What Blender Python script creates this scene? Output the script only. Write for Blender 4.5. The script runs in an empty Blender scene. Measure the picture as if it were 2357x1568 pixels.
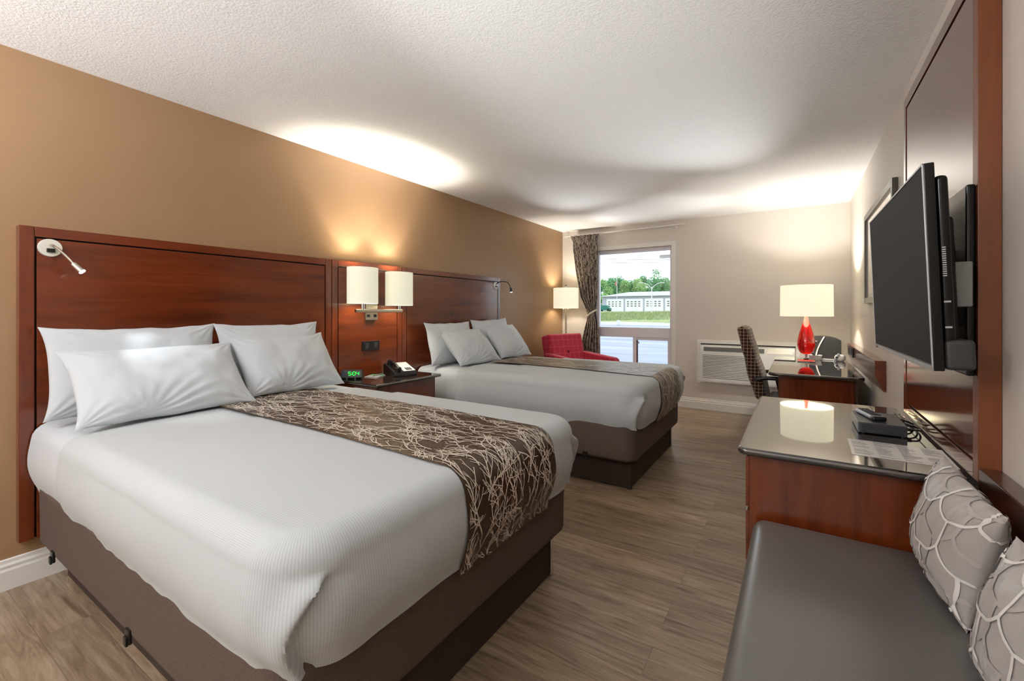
import bpy, bmesh, math, random
from mathutils import Vector, Matrix, noise
PI = math.pi
rnd = random.Random(7)
S = bpy.context.scene
COL = S.collection
def V(*a): return Vector(a)
def sstep(a, b, x):
    t = max(0.0, min(1.0, (x - a) / (b - a))); return t * t * (3 - 2 * t)
def lerp(a, b, t): return a + (b - a) * t
def nz(x, y, z=0.0): return noise.noise(Vector((x, y, z)))

# ------------------------------------------------------------------ camera
HORIZON, FPX = 716.0, 1024.0
YAW = math.radians(32.67)
cam_d = bpy.data.cameras.new('camera'); cam = bpy.data.objects.new('camera', cam_d); COL.objects.link(cam)
cam_d.sensor_width = 36.0; cam_d.sensor_fit = 'HORIZONTAL'; cam_d.lens = 36.0 * FPX / 2357.0
cam_d.shift_y = (HORIZON - 784.0) / 2357.0
cam_d.clip_start = 0.02; cam_d.clip_end = 1000
cam.location = (0, 0, 1.25); cam.rotation_euler = (PI / 2, 0, YAW)
S.camera = cam
S.view_settings.view_transform = 'Standard'; S.view_settings.look = 'None'
S.view_settings.exposure = 0.0; S.view_settings.gamma = 1.0; S.view_settings.use_curve_mapping = False

# ------------------------------------------------------------------ materials
def s2l(c):
    return tuple(((x / 255) / 12.92 if x / 255 <= 0.04045 else ((x / 255 + 0.055) / 1.055) ** 2.4) for x in c)
class NT:
    def __init__(s, name):
        s.m = bpy.data.materials.new(name); s.m.use_nodes = True
        s.t = s.m.node_tree; s.b = s.t.nodes['Principled BSDF']; s.out = s.t.nodes['Material Output']
    def n(s, ty, **kw):
        nd = s.t.nodes.new(ty)
        for k, v in kw.items(): setattr(nd, k, v)
        return nd
    def l(s, a, b): s.t.links.new(a, b)
    def setv(s, sock, v):
        if hasattr(v, 'links') or isinstance(v, bpy.types.NodeSocket): s.l(v, sock)
        else: sock.default_value = v
    def math(s, op, a, b=0.0, c=None):
        nd = s.n('ShaderNodeMath', operation=op); s.setv(nd.inputs[0], a); s.setv(nd.inputs[1], b)
        if c is not None: s.setv(nd.inputs[2], c)
        return nd.outputs[0]
    def mix(s, f, a, b, mode='MIX'):
        nd = s.n('ShaderNodeMix', data_type='RGBA', blend_type=mode); s.setv(nd.inputs[0], f)
        for i, v in ((6, a), (7, b)):
            if isinstance(v, tuple) and len(v) == 3: v = (*v, 1)
            s.setv(nd.inputs[i], v)
        return nd.outputs[2]
    def coords(s, kind='Object', scale=(1, 1, 1), rot=(0, 0, 0)):
        tc = s.n('ShaderNodeTexCoord'); mp = s.n('ShaderNodeMapping')
        mp.inputs['Scale'].default_value = scale; mp.inputs['Rotation'].default_value = rot
        s.l(tc.outputs[kind], mp.inputs['Vector']); return mp.outputs[0]
    def noise(s, vec, scale, detail=4, rough=0.55, dist=0.0):
        nd = s.n('ShaderNodeTexNoise'); s.l(vec, nd.inputs['Vector']); nd.inputs['Scale'].default_value = scale
        nd.inputs['Detail'].default_value = detail; nd.inputs['Roughness'].default_value = rough
        nd.inputs['Distortion'].default_value = dist; return nd.outputs['Fac']
    def ramp(s, f, stops):
        nd = s.n('ShaderNodeValToRGB'); s.l(f, nd.inputs[0]); e = nd.color_ramp.elements
        while len(e) < len(stops): e.new(0.5)
        for i, (p, c) in enumerate(stops): e[i].position = p; e[i].color = (*c, 1)
        return nd.outputs[0]
    def bump(s, h, strength, dist=0.01):
        nd = s.n('ShaderNodeBump'); s.l(h, nd.inputs['Height']); nd.inputs['Strength'].default_value = strength
        nd.inputs['Distance'].default_value = dist; s.l(nd.outputs[0], s.b.inputs['Normal'])
    def set(s, **kw):
        mp = {'color': 'Base Color', 'rough': 'Roughness', 'metal': 'Metallic', 'coat': 'Coat Weight', 'coatr': 'Coat Roughness',
              'spec': 'Specular IOR Level', 'sheen': 'Sheen Weight', 'trans': 'Transmission Weight', 'ior': 'IOR',
              'emit': 'Emission Color', 'es': 'Emission Strength', 'alpha': 'Alpha'}
        for k, v in kw.items():
            if isinstance(v, tuple) and len(v) == 3: v = (*v, 1)
            s.setv(s.b.inputs[mp[k]], v)
        return s
def plain(name, rgb, rough=0.5, var=0.06, vscale=30, bump=0.0, bscale=200, **kw):
    t = NT(name); c = s2l(rgb); v = t.coords()
    n = t.noise(v, vscale, 3)
    t.set(color=t.mix(n, tuple(x * (1 - var) for x in c), tuple(min(1, x * (1 + var)) for x in c)), rough=rough, **kw)
    if bump: t.bump(t.noise(v, bscale, 2), bump, 0.002)
    return t.m
def wood(name, dark, light, axis, rough=0.22, coat=0.5, scale=1.0, spec=0.5):
    t = NT(name); sc = [9, 9, 9]; sc[axis] = 0.7
    v = t.coords(scale=tuple(x * scale for x in sc))
    n1 = t.noise(v, 1.6, 6, 0.62, 0.4)
    sc2 = [60, 60, 60]; sc2[axis] = 1.5
    n2 = t.noise(t.coords(scale=tuple(sc2)), 2.0, 3, 0.6)
    c = t.ramp(n1, [(0.28, s2l(dark)), (0.72, s2l(light))])
    c = t.mix(t.math('MULTIPLY', n2, 0.35), c, tuple(x * 0.45 for x in s2l(dark)))
    t.set(color=c, rough=rough, coat=coat, coatr=0.12, spec=spec)
    return t.m
def fabric(name, rgb, weave=900, amt=0.15, rough=0.9, bump=0.25, sheen=0.1):
    t = NT(name); c = s2l(rgb)
    a = t.noise(t.coords(scale=(1, 1, 0.12)), weave, 1); b = t.noise(t.coords(scale=(0.12, 0.12, 1)), weave, 1)
    f = t.math('MULTIPLY', a, b); f = t.math('MULTIPLY', f, 3.2)
    t.set(color=t.mix(f, tuple(x * (1 - amt * 2) for x in c), tuple(min(1, x * (1 + amt)) for x in c)), rough=rough, sheen=sheen, spec=0.2)
    t.bump(f, bump, 0.001); return t.m
def plaid(name, base, line, sp, wd, base2=None, wob=0.0):
    t = NT(name); tc = t.n('ShaderNodeTexCoord')
    sx = t.n('ShaderNodeSeparateXYZ'); t.l(tc.outputs['Object'], sx.inputs[0])
    sn = t.n('ShaderNodeSeparateXYZ'); t.l(tc.outputs['Normal'], sn.inputs[0])
    tot = None
    for k in range(3):
        x = sx.outputs[k]
        if wob:
            w = t.math('MULTIPLY', t.math('SINE', t.math('MULTIPLY', sx.outputs[(k + 1) % 3], 80.0)), wob); x = t.math('ADD', x, w)
        fr = t.math('ABSOLUTE', t.math('SUBTRACT', t.math('FRACT', t.math('DIVIDE', t.math('ADD', x, 10.013), sp)), 0.5))
        ln = t.math('GREATER_THAN', fr, 0.5 - wd / sp / 2)
        msk = t.math('LESS_THAN', t.math('ABSOLUTE', sn.outputs[k]), 0.72)
        v = t.math('MULTIPLY', ln, msk)
        tot = v if tot is None else t.math('MAXIMUM', tot, v)
    b = s2l(base)
    if base2:
        n = t.noise(t.coords(), 6, 2); b = t.mix(n, s2l(base), s2l(base2))
    t.set(color=t.mix(tot, b, s2l(line)), rough=0.85, sheen=0.3, spec=0.2)
    t.bump(t.noise(t.coords(), 600, 2), 0.2, 0.001); return t.m
def emit(name, rgb, st, base=None, rough=0.8):
    t = NT(name); t.set(color=s2l(base or rgb), emit=s2l(rgb), es=st, rough=rough); return t.m

M = {}
def wallmat(name, rgb, rough=0.55, bs=220, bstr=0.15):
    t = NT(name); v = t.coords(); c = s2l(rgb); n = t.noise(v, 3, 3)
    t.set(color=t.mix(n, tuple(x * .97 for x in c), tuple(x * 1.03 for x in c)), rough=rough, spec=0.4)
    t.bump(t.noise(v, bs, 2), bstr, 0.002); return t.m
M['tan'] = wallmat('tan_paint', (156, 124, 92), 0.42)
M['greige'] = wallmat('greige_paint', (218, 211, 202), 0.5)
t = NT('textured_ceiling'); v = t.coords(); n1 = t.noise(v, 95, 3, 0.6); n2 = t.noise(v, 40, 2)
t.set(color=t.mix(n1, s2l((230, 229, 226)), s2l((250, 250, 248))), rough=0.95, spec=0.1)
t.bump(t.math('ADD', n1, t.math('MULTIPLY', n2, 0.5)), 0.45, 0.008); M['ceiling'] = t.m
M['cherry_h'] = wood('cherry_wood_horizontal', (80, 31, 11), (126, 55, 23), 1)
M['cherry_v'] = wood('cherry_wood_vertical', (84, 33, 12), (126, 56, 24), 2)
M['cherry_x'] = wood('cherry_wood_cross', (88, 36, 16), (128, 58, 28), 0)
M['cherry_edge'] = wood('cherry_edge_wood', (112, 56, 24), (140, 78, 38), 2, rough=0.4, coat=0.2)
M['darkwood'] = wood('dark_wood', (52, 26, 18), (78, 40, 28), 1, rough=0.25)
M['gloss_panel'] = wood('glossy_veneer', (88, 38, 20), (118, 58, 34), 2, rough=0.10, coat=1.0)
M['groove'] = plain('groove_black', (16, 10, 8), 0.6)
t = NT('dark_granite_laminate'); n = t.noise(t.coords(), 260, 2)
t.set(color=t.mix(n, s2l((26, 22, 20)), s2l((64, 58, 54))), rough=0.05, coat=1.0, coatr=0.02, spec=0.9); M['top'] = t.m
M['cloth'] = plain('white_cotton', (192, 198, 202), 0.85, 0.015, 8, bump=0.08, bscale=500, sheen=0.1)
def ribbed():
    t = NT('white_ribbed_coverlet'); tc = t.n('ShaderNodeTexCoord'); sx = t.n('ShaderNodeSeparateXYZ'); t.l(tc.outputs['UV'], sx.inputs[0])
    w = t.math('SINE', t.math('MULTIPLY', sx.outputs[1], 2 * PI / 0.0075)); w = t.math('ADD', t.math('MULTIPLY', w, 0.5), 0.5)
    t.set(color=t.mix(w, s2l((176, 182, 184)), s2l((190, 195, 196))), rough=0.8, sheen=0.1, spec=0.3)
    t.bump(w, 0.12, 0.0008); return t.m
M['ribbed'] = ribbed()
M['runner'] = plain('brown_satin', (66, 48, 32), 0.40, 0.08, 8)
M['branch'] = plain('cream_embroidery', (206, 196, 180), 0.6, 0.04, 40)
M['curtain'] = plain('dark_curtain', (74, 64, 68), 0.7, 0.1, 20)
M['curtain_branch'] = plain('curtain_cream', (206, 194, 176), 0.7, 0.05, 30)
M['base_fabric'] = fabric('charcoal_linen', (86, 74, 66), 1200, 0.25, sheen=0.0)
M['base_dark'] = fabric('base_dark_fabric', (64, 53, 46), 900, 0.2, sheen=0.0)
M['red_plaid'] = plaid('red_plaid_fabric', (178, 44, 62), (214, 104, 96), 0.085, 0.004, (190, 40, 78), 0.0022)
M['brown_plaid'] = plaid('brown_plaid_fabric', (48, 26, 26), (176, 150, 112), 0.030, 0.0036)
t = NT('grey_vinyl'); v = t.coords(); vo = t.n('ShaderNodeTexVoronoi'); t.l(v, vo.inputs['Vector']); vo.inputs['Scale'].default_value = 420
t.set(color=s2l((92, 89, 86)), rough=0.34, spec=0.6, coat=0.35, coatr=0.25); t.bump(vo.outputs['Distance'], 0.22, 0.001); M['vinyl'] = t.m
M['satin'] = plain('grey_satin', (166, 161, 156), 0.34, 0.06, 5, sheen=0.4)
M['satin_white'] = plain('satin_white', (224, 222, 218), 0.4, 0.02, 20)
M['satin_mid'] = plain('satin_pale_grey', (176, 171, 167), 0.34, 0.02, 20)
M['nickel'] = plain('brushed_nickel', (196, 190, 180), 0.25, 0.03, 60, metal=1.0)
M['chrome'] = plain('chrome', (220, 220, 222), 0.08, 0.01, 60, metal=1.0)
M['black'] = plain('black_plastic', (20, 20, 21), 0.3, 0.08, 60)
M['gloss_black'] = plain('gloss_black_plastic', (10, 10, 11), 0.16, 0.05, 60, spec=0.25)
M['charcoal'] = plain('charcoal_plastic', (46, 47, 48), 0.45, 0.06, 60)
M['grey'] = plain('grey_plastic', (120, 120, 118), 0.45, 0.05, 60)
M['silver'] = plain('silver_plastic', (176, 178, 182), 0.3, 0.03, 60, metal=0.6)
M['white'] = plain('white_plastic', (232, 232, 228), 0.35, 0.015, 40)
M['offwhite'] = plain('offwhite_plastic', (222, 219, 206), 0.4, 0.015, 40)
M['trim'] = plain('white_trim_paint', (232, 230, 224), 0.35, 0.02, 8)
M['vinyl_frame'] = plain('window_vinyl', (234, 232, 240), 0.4, 0.02, 8)
M['screen'] = plain('tv_screen', (34, 34, 35), 0.6, 0.02, 5, spec=0.12)
M['paper'] = plain('printed_paper', (224, 222, 218), 0.3, 0.03, 60, coat=0.5)
M['ink'] = plain('ink_grey', (120, 118, 124), 0.5)
M['ink_dark'] = plain('ink_dark', (40, 40, 46), 0.5)
M['shade'] = emit('lamp_shade_linen', (250, 248, 222), 0.70, (235, 228, 196))
M['shade_sc'] = emit('sconce_shade_linen', (238, 238, 216), 0.50, (230, 226, 202))
M['led'] = emit('led_white', (225, 235, 255), 12.0)
M['bulb'] = emit('bulb_warm', (255, 225, 170), 6.0)
M['green_led'] = emit('green_led_digits', (30, 255, 60), 1.4)
M['clock_face'] = plain('clock_face', (58, 66, 74), 0.2)
t = NT('red_glass'); t.set(color=s2l((232, 22, 16)), rough=0.03, trans=0.75, ior=1.45, coat=1.0); M['red_glass'] = t.m
t = NT('acrylic'); t.set(color=(0.95, 0.97, 0.97), rough=0.02, trans=1.0, ior=1.45); M['acrylic'] = t.m
def pane():
    t = NT('window_glass'); tr = t.n('ShaderNodeBsdfTransparent'); gl = t.n('ShaderNodeBsdfGlossy'); gl.inputs['Roughness'].default_value = 0.02
    fr = t.n('ShaderNodeFresnel'); fr.inputs['IOR'].default_value = 1.45; mx = t.n('ShaderNodeMixShader')
    t.l(fr.outputs[0], mx.inputs[0]); t.l(tr.outputs[0], mx.inputs[1]); t.l(gl.outputs[0], mx.inputs[2]); t.l(mx.outputs[0], t.out.inputs[0]); return t.m
M['pane'] = pane()
t = NT('framed_print'); v = t.coords(); n = t.noise(v, 2.2, 3, 0.5, 1.5)
t.set(color=t.ramp(n, [(0.3, s2l((196, 192, 180))), (0.5, s2l((214, 212, 204))), (0.7, s2l((168, 172, 160)))]), rough=0.06, coat=1.0); M['print'] = t.m
# floor planks (boards run across the room)
t = NT('plank_floor'); tc = t.n('ShaderNodeTexCoord')
br = t.n('ShaderNodeTexBrick'); t.l(tc.outputs['Object'], br.inputs['Vector'])
br.offset = 0.37; br.offset_frequency = 2; br.squash = 1.0
for k, vv in (('Scale', 1.0), ('Mortar Size', 0.0009), ('Mortar Smooth', 0.1), ('Bias', 0.0), ('Brick Width', 1.22), ('Row Height', 0.152)): br.inputs[k].default_value = vv
br.inputs['Color1'].default_value = (0, 0, 0, 1); br.inputs['Color2'].default_value = (1, 1, 1, 1); br.inputs['Mortar'].default_value = (0.5, 0.5, 0.5, 1)
ofs = t.n('ShaderNodeVectorMath', operation='MULTIPLY'); t.l(br.outputs['Color'], ofs.inputs[0]); ofs.inputs[1].default_value = (7, 5, 3)
ad = t.n('ShaderNodeVectorMath', operation='ADD'); t.l(tc.outputs['Object'], ad.inputs[0]); t.l(ofs.outputs[0], ad.inputs[1])
mp = t.n('ShaderNodeMapping'); mp.inputs['Scale'].default_value = (1.6, 17, 1); t.l(ad.outputs[0], mp.inputs[0])
n1 = t.noise(mp.outputs[0], 1.5, 7, 0.66, 1.2)
mp2 = t.n('ShaderNodeMapping'); mp2.inputs['Scale'].default_value = (5, 130, 1); t.l(ad.outputs[0], mp2.inputs[0])
n2 = t.noise(mp2.outputs[0], 1.3, 4, 0.6)
c = t.ramp(n1, [(0.30, s2l((96, 77, 58))), (0.48, s2l((154, 133, 109))), (0.70, s2l((190, 170, 146)))])
c = t.mix(t.math('MULTIPLY', n2, 0.5), c, s2l((92, 75, 62)))
c = t.mix(0.18, c, br.outputs['Color'], 'OVERLAY')
c = t.mix(t.math('MULTIPLY', br.outputs['Fac'], 0.55), c, s2l((52, 42, 34)))
t.set(color=c, rough=t.math('ADD', 0.26, t.math('MULTIPLY', n2, 0.16)), spec=0.45); t.bump(n2, 0.12, 0.001)
M['floor'] = t.m
# outdoors
t = NT('wet_asphalt'); n = t.noise(t.coords(scale=(0.12, 0.9, 1)), 1.0, 4)
t.set(color=t.ramp(n, [(0.35, s2l((136, 146, 162))), (0.65, s2l((160, 168, 180)))]), rough=0.85, spec=0.12); M['asphalt'] = t.m
t = NT('grass'); n = t.noise(t.coords(scale=(1.5, 0.4, 1)), 1.6, 5)
t.set(color=t.ramp(n, [(0.3, s2l((118, 142, 92))), (0.7, s2l((158, 164, 126)))]), rough=0.95, spec=0.05); M['grass'] = t.m
M['concrete'] = plain('pale_concrete', (170, 171, 172), 0.9, 0.03, 0.5, spec=0.1)
M['bldg'] = plain('white_siding', (222, 224, 228), 0.8, 0.02, 0.6, spec=0.1)
M['bldg_grey'] = plain('grey_siding', (166, 170, 184), 0.8, 0.02, 0.6, spec=0.1)
M['roof'] = plain('white_metal_roof', (168, 170, 174), 0.8, 0.02, 0.6, spec=0.1)
M['vent'] = plain('dark_opening', (84, 80, 80), 0.8)
M['leaf'] = plain('tree_leaves', (98, 148, 102), 0.8, 0.25, 0.5, spec=0.1)
M['leaf2'] = plain('tree_leaves_pale', (134, 172, 112), 0.8, 0.25, 0.5, spec=0.1)
M['trunk'] = plain('birch_trunk', (178, 178, 170), 0.8, 0.1, 2)
M['truck'] = plain('teal_paint', (24, 104, 96), 0.35, 0.02, 4)
M['galv'] = plain('galvanised_steel', (200, 203, 206), 0.5, 0.02, 4)
M['flag'] = plain('red_white_flag', (190, 110, 104), 0.8)
M['ext_wall'] = plain('outside_render', (200, 196, 190), 0.8)

# ------------------------------------------------------------------ mesh builder
class B:
    def __init__(s): s.v = []; s.f = []; s.m = []; s.uv = []
    def add(s, vs, fs, mi=0, uvs=None, T=None):
        o = len(s.v)
        s.v += [(T @ Vector(p)) if T else Vector(p) for p in vs]
        for k, f in enumerate(fs):
            s.f.append(tuple(i + o for i in f)); s.m.append(mi); s.uv.append(uvs[k] if uvs else None)
        return s
    def bm(s, bm, mi=0, T=None):
        bm.verts.index_update()
        s.add([v.co.copy() for v in bm.verts], [tuple(v.index for v in f.verts) for f in bm.faces], mi, None, T); bm.free(); return s
    def box(s, x0, x1, y0, y1, z0, z1, bev=0.0, mi=0, T=None, seg=2):
        bm = bmesh.new(); bmesh.ops.create_cube(bm, size=1)
        for v in bm.verts:
            v.co = Vector((lerp(x0, x1, v.co.x + .5), lerp(y0, y1, v.co.y + .5), lerp(z0, z1, v.co.z + .5)))
        if bev > 0:
            bev = min(bev, 0.45 * min(abs(x1 - x0), abs(y1 - y0), abs(z1 - z0)))
            bmesh.ops.bevel(bm, geom=bm.edges[:], offset=bev, segments=seg, profile=0.5, affect='EDGES')
        return s.bm(bm, mi, T)
    def cyl(s, p0, p1, r0, r1=None, n=16, mi=0, cap=True, T=None):
        r1 = r0 if r1 is None else r1
        p0, p1 = Vector(p0), Vector(p1); d = (p1 - p0).normalized()
        a = d.orthogonal().normalized(); b = d.cross(a); vs = []
        for p, r in ((p0, r0), (p1, r1)):
            for k in range(n):
                an = 2 * PI * k / n; vs.append(p + (a * math.cos(an) + b * math.sin(an)) * r)
        fs = [(k, (k + 1) % n, n + (k + 1) % n, n + k) for k in range(n)]
        if cap: fs += [tuple(range(n - 1, -1, -1)), tuple(range(n, 2 * n))]
        return s.add(vs, fs, mi, None, T)
    def tube(s, pts, r, n=8, mi=0, T=None, ends=True):
        pts = [Vector(p) for p in pts]; vs = []; fs = []; N = len(pts)
        a = None
        for i, p in enumerate(pts):
            d = (pts[min(i + 1, N - 1)] - pts[max(i - 1, 0)]).normalized()
            a = d.orthogonal().normalized() if a is None else (a - d * a.dot(d)).normalized()
            b = d.cross(a); rr = r(i / (N - 1)) if callable(r) else r
            for k in range(n):
                an = 2 * PI * k / n; vs.append(p + (a * math.cos(an) + b * math.sin(an)) * rr)
        for i in range(N - 1):
            for k in range(n):
                fs.append((i * n + k, i * n + (k + 1) % n, (i + 1) * n + (k + 1) % n, (i + 1) * n + k))
        if ends: fs += [tuple(range(n - 1, -1, -1)), tuple(range((N - 1) * n, N * n))]
        return s.add(vs, fs, mi, None, T)
    def lathe(s, prof, c=(0, 0, 0), n=32, mi=0, T=None, sx=1.0, sy=1.0):
        vs = []; fs = []; P = len(prof)
        for r, z in prof:
            for k in range(n):
                an = 2 * PI * k / n; vs.append((c[0] + r * sx * math.cos(an), c[1] + r * sy * math.sin(an), c[2] + z))
        for i in range(P - 1):
            for k in range(n): fs.append((i * n + k, i * n + (k + 1) % n, (i + 1) * n + (k + 1) % n, (i + 1) * n + k))
        if prof[0][0] > 1e-6: fs.append(tuple(range(n - 1, -1, -1)))
        if prof[-1][0] > 1e-6: fs.append(tuple(range((P - 1) * n, P * n)))
        return s.add(vs, fs, mi, None, T)
    def grid(s, fn, nu, nv, mi=0, T=None, uvf=None, flip=False, cu=False):
        vs = [fn(i / nu, j / nv) for i in range(nu + (0 if cu else 1)) for j in range(nv + 1)]
        W = nv + 1; fs = []; uvs = []
        for i in range(nu):
            i2 = (i + 1) % nu if cu else i + 1
            for j in range(nv):
                q = (i * W + j, i2 * W + j, i2 * W + j + 1, i * W + j + 1)
                uq = [(i / nu, j / nv), ((i + 1) / nu, j / nv), ((i + 1) / nu, (j + 1) / nv), (i / nu, (j + 1) / nv)]
                if uvf: uq = [uvf(*a) for a in uq]
                if flip: q = q[::-1]; uq = uq[::-1]
                fs.append(q); uvs.append(uq)
        return s.add(vs, fs, mi, uvs, T)
    def prism(s, poly, axis, a0, a1, mi=0, T=None):
        def pt(p, a):
            q = list(p); q.insert(axis, a); return tuple(q)
        n = len(poly); vs = [pt(p, a0) for p in poly] + [pt(p, a1) for p in poly]
        fs = [(k, (k + 1) % n, n + (k + 1) % n, n + k) for k in range(n)] + [tuple(range(n - 1, -1, -1)), tuple(range(n, 2 * n))]
        return s.add(vs, fs, mi, None, T)

ROOTM = {}
def rootm(o):
    while o is not None:
        if o.name in ROOTM: return ROOTM[o.name]
        o = o.parent
    return Matrix()
def obj(name, b, mats, parent=None, origin=None, ang=35, smooth=True, normals=True, mods=None, local=False):
    me = bpy.data.meshes.new(name)
    if not isinstance(mats, (list, tuple)): mats = [mats]
    if parent is not None and not local: X = rootm(parent).inverted()
    elif origin is not None: X = Matrix.Translation(-Vector(origin))
    else: X = Matrix()
    me.from_pydata([tuple(X @ p) for p in b.v], [], b.f)
    for m in mats: me.materials.append(M[m] if isinstance(m, str) else m)
    me.polygons.foreach_set('material_index', b.m)
    if any(u for u in b.uv):
        uvl = me.uv_layers.new(name='UVMap'); li = 0
        for f, u in zip(b.f, b.uv):
            for k in range(len(f)):
                if u: uvl.data[li].uv = u[k]
                li += 1
    if normals:
        bm = bmesh.new(); bm.from_mesh(me); bmesh.ops.recalc_face_normals(bm, faces=bm.faces[:]); bm.to_mesh(me); bm.free()
    if smooth:
        me.polygons.foreach_set('use_smooth', [True] * len(me.polygons))
        me.set_sharp_from_angle(angle=math.radians(ang))
    me.update()
    o = bpy.data.objects.new(name, me); COL.objects.link(o)
    if smooth and normals and ang < 50:
        wn = o.modifiers.new('wn', 'WEIGHTED_NORMAL'); wn.keep_sharp = True; wn.weight = 80
    if parent is not None: o.parent = parent
    if origin is not None: o.location = origin
    return o
def thing(name, label, cat, loc=(0, 0, 0), rz=0.0, group=None):
    o = bpy.data.objects.new(name, None); COL.objects.link(o); o.empty_display_size = 0.05
    o.location = loc; o.rotation_euler = (0, 0, rz); o['label'] = label; o['category'] = cat
    if group: o['group'] = group
    ROOTM[o.name] = Matrix.Translation(Vector(loc)) @ Matrix.Rotation(rz, 4, 'Z')
    return o
def tag(o, label, cat, group=None, kind=None):
    o['label'] = label; o['category'] = cat
    if group: o['group'] = group
    if kind: o['kind'] = kind
    return o
def struct(name, b, mats, label=None, parent=None, **kw):
    o = obj(name, b, mats, parent, **kw)
    if parent is None: o['kind'] = 'structure'
    if label: o['label'] = label
    return o

# ================================================================== ROOM
XL, XR, YF, YB, HC = -2.99, 0.487, 6.08, -3.0, 2.44
struct('floor', B().box(XL - .1, XR + .1, YB - .1, YF, -0.05, 0.0), 'floor', 'grey-brown wood plank floor running across the room')
struct('ceiling', B().box(XL - .1, XR + .1, YB - .1, YF + .12, HC, HC + .05), 'ceiling', 'white textured popcorn ceiling')
struct('wall_left', B().box(XL - .1, XL, YB - .1, YF + .12, 0, HC), 'tan', 'tan painted wall behind the headboards')
struct('wall_right', B().box(XR, XR + .1, YB - .1, YF + .12, 0, HC), 'greige', 'greige wall behind the television')
struct('wall_back', B().box(XL, XR, YB - .1, YB, 0, HC), 'greige', 'greige wall behind the viewer')
WX0, WX1, WZ0, WZ1 = -2.45, -1.395, 0.42, 2.115   # window opening
b = B()
b.box(XL, WX0, YF, YF + .12, 0, HC); b.box(WX1, XR, YF, YF + .12, 0, HC)
b.box(WX0, WX1, YF, YF + .12, 0, WZ0); b.box(WX0, WX1, YF, YF + .12, WZ1, HC)
struct('wall_far', b, 'greige', 'greige end wall with the window and air conditioner')
def baseboard(name, a, bb, axis, wall, sgn):
    prof = [(0, 0), (0.016, 0), (0.016, 0.085), (0.012, 0.095), (0.013, 0.108), (0.007, 0.118), (0.006, 0.132), (0, 0.136)]
    P = []
    for d, z in prof: P.append((wall + sgn * d, z))
    b = B().prism(P, axis, a, bb)
    if axis == 0:
        pass
    struct(name, b, 'trim', 'white moulded baseboard', ang=20)
baseboard('baseboard_left', YB, YF, 1, XL, 1)
baseboard('baseboard_right', YB, YF, 1, XR, -1)
baseboard('baseboard_far', XL + .017, XR - .017, 0, YF, -1)
baseboard('baseboard_back', XL + .017, XR - .017, 0, YB, 1)

# window -----------------------------------------------------------
w = thing('window_1', 'tall white-framed window with a fixed upper pane and sliding lower panes', 'window', (WX0, YF, WZ0))
w['kind'] = 'structure'
b = B(); cw = 0.055   # casing on the room side
b.box(WX0 - cw, WX0, YF - .02, YF, WZ0 - cw, WZ1 + cw, .004); b.box(WX1, WX1 + cw, YF - .02, YF, WZ0 - cw, WZ1 + cw, .004)
b.box(WX0, WX1, YF - .02, YF, WZ1, WZ1 + cw, .004); b.box(WX0, WX1, YF - .02, YF, WZ0 - cw, WZ0, .004)
obj('casing', b, 'trim', w)
ZT0, ZT1 = 0.885, 1.02   # transom
fy0, fy1 = YF + .035, YF + .10
b = B(); e = 0.03
b.box(WX0, WX0 + e, fy0, fy1, WZ0, WZ1, .003); b.box(WX1 - e, WX1, fy0, fy1, WZ0, WZ1, .003)
b.box(WX0 + e, WX1 - e, fy0, fy1, WZ1 - .05, WZ1, .003); b.box(WX0 + e, WX1 - e, fy0, fy1, WZ0, WZ0 + e, .003)
b.box(WX0 + e, WX1 - e, fy0 - .01, fy1, ZT0, ZT1, .006)
b.box(WX0 + e, WX1 - e, fy0 - .012, fy0, ZT1 - .035, ZT1 - .02, .003)
obj('window_frame', b, 'vinyl_frame', w)
xm = -1.925
b = B()
b.box(xm, xm + .05, fy0, fy0 + .03, WZ0 + e, ZT0, .003); b.box(WX1 - e - .03, WX1 - e, fy0, fy0 + .03, WZ0 + e, ZT0, .003)
b.box(xm + .05, WX1 - e - .03, fy0, fy0 + .03, ZT0 - .035, ZT0, .003); b.box(xm + .05, WX1 - e - .03, fy0, fy0 + .03, WZ0 + e, WZ0 + .07, .003)
sash = obj('sash', b, 'vinyl_frame', w)
obj('seal_strip', B().box(xm + .05, xm + .066, fy0 + .006, fy0 + .028, WZ0 + .07, ZT0 - .035), M['darkwood'], sash)
obj('latch', B().box(xm + .066, xm + .09, fy0 - .006, fy0 + .01, 0.80, 0.83, .003), 'silver', sash)
obj('glass_pane', B().box(WX0 + e, WX1 - e, fy0 + .03, fy0 + .034, ZT1, WZ1 - .05), 'pane', w)
obj('glass_pane', B().box(WX0 + e, WX1 - e, fy0 + .04, fy0 + .044, WZ0 + e, ZT0), 'pane', w)

# ================================================================== HEADBOARDS
HX = -2.94; HZ0, HZ1 = 0.205, 1.638
def headboard(name, y0, y1, label, left=True, right=True, group=None, z_in=None):
    r = thing(name, label, 'headboard', (XL, (y0 + y1) / 2, HZ0), group=group)
    st = 0.05
    b = B()
    b.box(XL, HX, y0, y0 + st, HZ0, HZ1, .003); b.box(XL, HX, y1 - st, y1, HZ0, HZ1, .003)
    obj('stile', B().box(XL, HX, y0, y0 + st, HZ0, HZ1, .003), 'cherry_v', r)
    obj('stile', B().box(XL, HX, y1 - st, y1, HZ0, HZ1, .003), 'cherry_v', r)
    obj('top_rail', B().box(XL, HX, y0 + st + .0005, y1 - st - .0005, HZ1 - .047, HZ1, .003), 'cherry_h', r)
    g = B().box(XL, HX - .022, y0 + st, y1 - st, HZ0, HZ1 - .047)
    obj('backing', g, 'groove', r)
    gp = 0.007
    obj('panel', B().box(HX - .021, HX - .002, y0 + st + gp, y1 - st - gp, HZ0, HZ1 - .047 - gp, .002), 'cherry_h', r)
    return r
headboard('headboard', 0.485, 2.078, 'long cherry wood headboard behind the nearer bed', group=None)
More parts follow.
